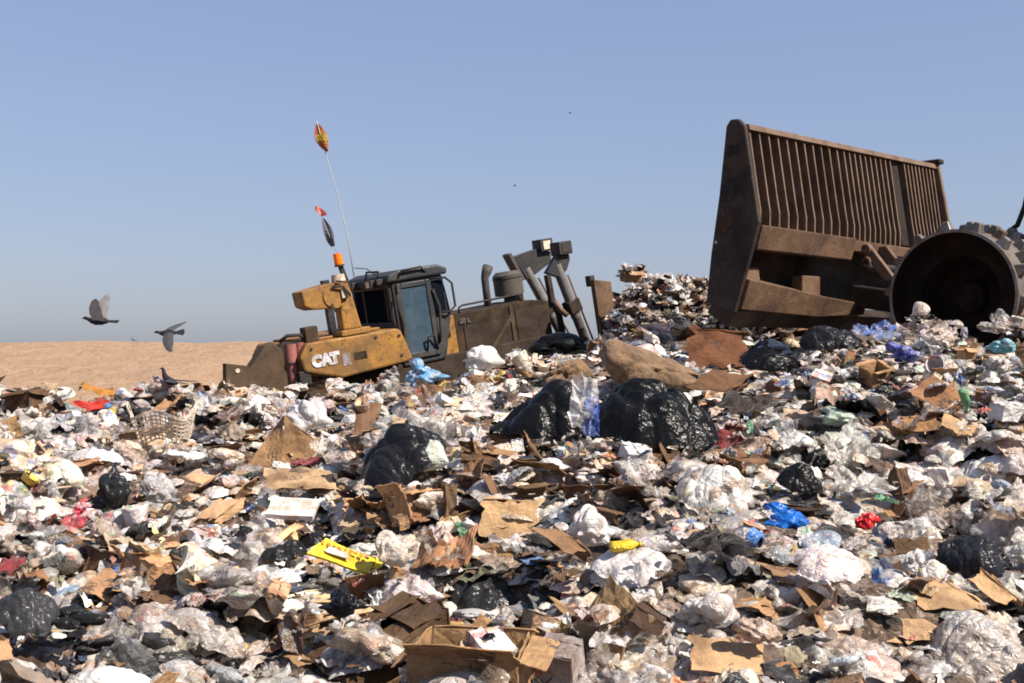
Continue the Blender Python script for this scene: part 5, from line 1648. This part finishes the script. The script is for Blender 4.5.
# push arm brackets and hinge eyes
for y in (0.1, -0.35):
    MB().prism([(-0.30, 3.06), (-0.12, 3.06), (-0.52, 2.58), (-0.68, 2.58)], y - 0.16, y - 0.08).build('arm_bracket', M['bar'], cp, 0.012)
mb = MB()
for z in (2.98, 2.82):
    mb.tube([(-0.34 + 0.05 * math.cos(q_), 0.14, z + 0.05 * math.sin(q_)) for q_ in np.linspace(0, 5.5, 12)], 0.02)
mb.build('hinge_eye', M['blade'], cp)
for y in (0.0, -1.5):
    MB().bar((-0.1, y, 2.4), (-2.6, y, 2.0), 0.28, 0.22).build('push_arm', M['grimy'], cp, 0.02)
    cl = MB().cyl((-0.15, y - 0.3, 2.75), (-1.4, y - 0.3, 2.55), 0.09, n=16).build('lift_cylinder', M['grey'], cp)
    MB().cyl((-1.4, y - 0.3, 2.55), (-2.3, y - 0.3, 2.4), 0.05, n=14).build('rod', M['chrome'], cl)
# wheels
def wheel(yo, yi, xw, zw, r0, phase=0.0):
    n = 56
    sgn = 1 if yo > yi else -1
    d1 = MB()
    def ring(y, r_):
        return [(xw + r_ * math.cos(2 * math.pi * i / n), y, zw + r_ * math.sin(2 * math.pi * i / n)) for i in range(n)]
    rings = [ring(yi, 0.3), ring(yi, r0 - 0.04), ring(yi, r0), ring(yo, r0), ring(yo, r0 - 0.035)]
    vs = [v for q in rings for v in q]
    fs = [(k * n + i, k * n + (i + 1) % n, (k + 1) * n + (i + 1) % n, (k + 1) * n + i) for k in range(len(rings) - 1) for i in range(n)]
    d1.add(vs, fs, False)
    dr_ = d1.build('wheel', M['drum'], cp, 0)
    d2 = MB()
    y2, y3 = yo - sgn * 0.22, yo - sgn * 0.55
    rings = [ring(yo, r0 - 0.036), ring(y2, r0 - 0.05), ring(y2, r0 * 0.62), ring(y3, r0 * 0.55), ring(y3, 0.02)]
    vs = [v for q in rings for v in q]
    fs = [(k * n + i, k * n + (i + 1) % n, (k + 1) * n + (i + 1) % n, (k + 1) * n + i) for k in range(len(rings) - 1) for i in range(n)]
    d2.add(vs, fs, False)
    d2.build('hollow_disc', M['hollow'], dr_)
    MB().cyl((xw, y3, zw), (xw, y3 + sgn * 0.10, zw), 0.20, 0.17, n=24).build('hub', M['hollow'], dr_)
    # chopper cleats: two-ridged wedges in staggered rows
    mb = MB()
    wd = abs(yo - yi)
    for row in range(5):
        yc = yo - sgn * (0.11 + row * (wd - 0.22) / 4)
        for k in range(14):
            a = 2 * math.pi * (k + (0.5 if row % 2 else 0)) / 14 + phase
            er, et = np.array([math.cos(a), 0, math.sin(a)]), np.array([-math.sin(a), 0, math.cos(a)])
            c0 = np.array([xw, yc, zw]) + er * (r0 - 0.01)
            ey = np.array([0, 1, 0])
            b_, tp = 0.07, 0.036
            h_t = 0.115
            vs = [c0 + et * (sx * b_) + ey * (sy * 0.072) for sx, sy in ((-1, -1), (1, -1), (1, 1), (-1, 1))]
            vs += [c0 + er * h_t + et * (sx * tp) + ey * (sy * 0.05) for sx, sy in ((-1, -1), (1, -1), (1, 1), (-1, 1))]
            mb.add([tuple(v) for v in vs], [(0, 1, 2, 3), (7, 6, 5, 4), (0, 4, 5, 1), (1, 5, 6, 2), (2, 6, 7, 3), (3, 7, 4, 0)])
    mb.build('cleats', M['drum'], dr_, 0.012)
    return dr_
wheel(0.95, -0.15, -1.86, 2.305, 0.755, 0.10)
wheel(-2.4, -1.3, -1.86, 2.305, 0.755, 0.3)
wheel(0.95, -0.15, -5.2, 2.305, 0.755, 0.2)
wheel(-2.4, -1.3, -5.2, 2.305, 0.755, 0.0)
MB().cyl((-1.86, -0.15, 2.305), (-1.86, -1.3, 2.305), 0.22).cyl((-5.2, -0.15, 2.305), (-5.2, -1.3, 2.305), 0.22).build('axle', M['grimy'], cp)
MB().box(-2.7, -1.2, -1.2, -0.25, 2.05, 2.75).build('front_frame', M['grimy'], cp, 0.04)
MB().prism([(-2.02, 3.02), (-2.1, 3.10), (-2.75, 3.55), (-3.1, 3.55), (-3.1, 2.6), (-2.4, 2.6)], -1.2, -0.42).build('front_cowl', M['dark'], cp, 0.03)
MB().box(-6.6, -3.3, -1.35, -0.1, 2.3, 3.9).build('engine_hood', M['yellow'], cp, 0.05)
cb = MB().prism([(-3.4, 2.9), (-3.35, 4.9), (-4.6, 4.9), (-4.8, 2.9)], -1.3, -0.2).build('cab', M['dirty_yellow'], cp, 0.04)
MB().box(-3.42, -3.37, -1.15, -0.35, 3.4, 4.6).build('windscreen', M['glass_side'], cb)
MB().tube([(-1.86, -0.45, 3.1), (-2.0, -0.46, 3.20), (-2.08, -0.48, 3.42), (-2.14, -0.5, 3.75), (-2.3, -0.5, 4.05), (-2.7, -0.5, 4.1)], 0.03).build('hose', M['rubber'], cp)

# ------------------------------------------------------------------ pigeons
def pigeon(name, label, loc, heading, pitch, wing_l, wing_r, tail_spread, perched=False, scale=1.0, group=None, roll=0.0):
    """body, tail and wings are one skin; local X = forward"""
    b_ = MB()
    prof = [(-0.11, 0.018, 0.0), (-0.08, 0.038, 0.0), (-0.02, 0.058, -0.004), (0.05, 0.062, -0.004), (0.10, 0.048, 0.004), (0.135, 0.030, 0.016), (0.155, 0.026, 0.028), (0.178, 0.027, 0.034), (0.196, 0.018, 0.033), (0.206, 0.006, 0.030), (0.228, 0.002, 0.024)]
    if perched:
        prof = [(-0.11, 0.018, -0.02), (-0.07, 0.045, -0.01), (0.0, 0.062, 0.01), (0.05, 0.06, 0.04), (0.08, 0.042, 0.085), (0.09, 0.030, 0.125), (0.097, 0.027, 0.15), (0.105, 0.027, 0.168), (0.116, 0.016, 0.18), (0.135, 0.007, 0.172), (0.158, 0.002, 0.162)]
    b_.tube([(x, 0, z) for x, r_, z in prof], [r_ * 0.78 for x, r_, z in prof], 14)
    # tail fan
    n = 7
    vs, fs = [], []
    for t_ in (0.004, -0.004):
        for i in range(n):
            a = (i / (n - 1) - 0.5) * 2 * tail_spread
            vs += [(-0.08, 0.02 * (i / (n - 1) - 0.5) * 2, t_), (-0.10 - 0.13 * math.cos(a), 0.14 * math.sin(a), t_ * 0.5 + (-0.02 if perched else 0))]
    for i in range(n - 1):
        q = 2 * i
        fs += [(q, q + 1, q + 3, q + 2), (q + 2 * n, q + 2 + 2 * n, q + 3 + 2 * n, q + 1 + 2 * n)]
    fs += [(1, 1 + 2 * n, 3 + 2 * n, 3)]
    b_.add(vs, fs)
    root = b_.build(name, M['pigeon_dark'], None)
    tag(root, label, 'pigeon', group)
    for sd_, w_ in ((1, wing_l), (-1, wing_r)):
        dih, fold, pale = w_
        cut = 0.5 if fold > 1 else 1.0
        sec = [(0.0, 0.07, -0.075), (0.09, 0.085, -0.085), (0.16, 0.07, -0.085), (0.22, 0.04, -0.085), (0.27, 0.0, -0.085), (0.295, -0.045, -0.08)]
        vs, fs = [], []
        for k, (sp_, le, te) in enumerate(sec):
            sp_ = sp_ * cut
            sw = -fold * sp_
            y = sp_ * math.cos(dih) * sd_ + 0.035 * sd_
            z = sp_ * math.sin(dih) + 0.02
            th = 0.008 * (1 - k / 6)
            m_ = (le + te) / 2
            vs += [(le + sw, y, z), (m_ + sw, y, z + th + 0.01), (te + sw + (0.012 if k % 2 else 0), y, z), (m_ + sw, y, z - th + 0.006)]
        for k in range(len(sec) - 1):
            for j in range(4):
                fs.append((4 * k + j, 4 * k + (j + 1) % 4, 4 * k + 4 + (j + 1) % 4, 4 * k + 4 + j))
        fs += [(0, 1, 2, 3), (4 * 5 + 3, 4 * 5 + 2, 4 * 5 + 1, 4 * 5)]
        MB().add(vs, fs).build('wing', M['pigeon_wing'] if pale else M['pigeon_grey'], root)
    if perched:
        MB().cyl((0.01, 0.02, -0.03), (0.02, 0.02, -0.11), 0.005, n=6).cyl((0.01, -0.02, -0.03), (0.02, -0.02, -0.11), 0.005, n=6).build('legs', M['red'], root)
    root.rotation_euler = (roll, -pitch, heading)
    root.location = loc
    root.scale = (scale,) * 3
    return root
def at(px, py, y):
    d = ray(px, py)
    return tuple(np.array([0, 0, CZ]) + d * (y / d[1]))
pigeon('pigeon', 'pigeon flying left with both wings raised, pale underwing showing', at(100, 321, 11.8), R(176), R(2), (R(88), -0.12, True), (R(62), 0.1, True), 0.28, roll=R(-28), scale=0.85)
pigeon('pigeon', 'dark pigeon with fanned tail, gliding left low over the tan hill', at(169, 333, 13.5), R(188), R(-4), (R(-35), -0.1, False), (R(12), 1.2, False), 0.6, roll=R(-38), scale=0.78)
px_, py_ = 170, 382
pp = at(px_, py_, 13.4)
pigeon('pigeon', 'dark pigeon standing on the heap crest with wings half open', pp, R(165), 0, (R(-12), 1.3, False), (R(-8), 1.5, False), 0.3, True, scale=0.9)
pigeon('bird', 'tiny far bird high in the sky, the upper speck', at(570, 113, 150), R(190), 0, (R(20), 0.2, False), (R(20), 0.2, False), 0.2, group=None)
pigeon('bird', 'tiny far bird lower in the sky, left of the upper speck', at(515, 186, 150), R(160), 0, (R(30), 0.2, False), (R(10), 0.2, False), 0.2)
pigeon('bird', 'small dark bird sitting on the top of the tan hill', at(133, 340, 70), R(170), 0, (R(-20), 0.8, False), (R(-20), 0.8, False), 0.1, True, 0.8)
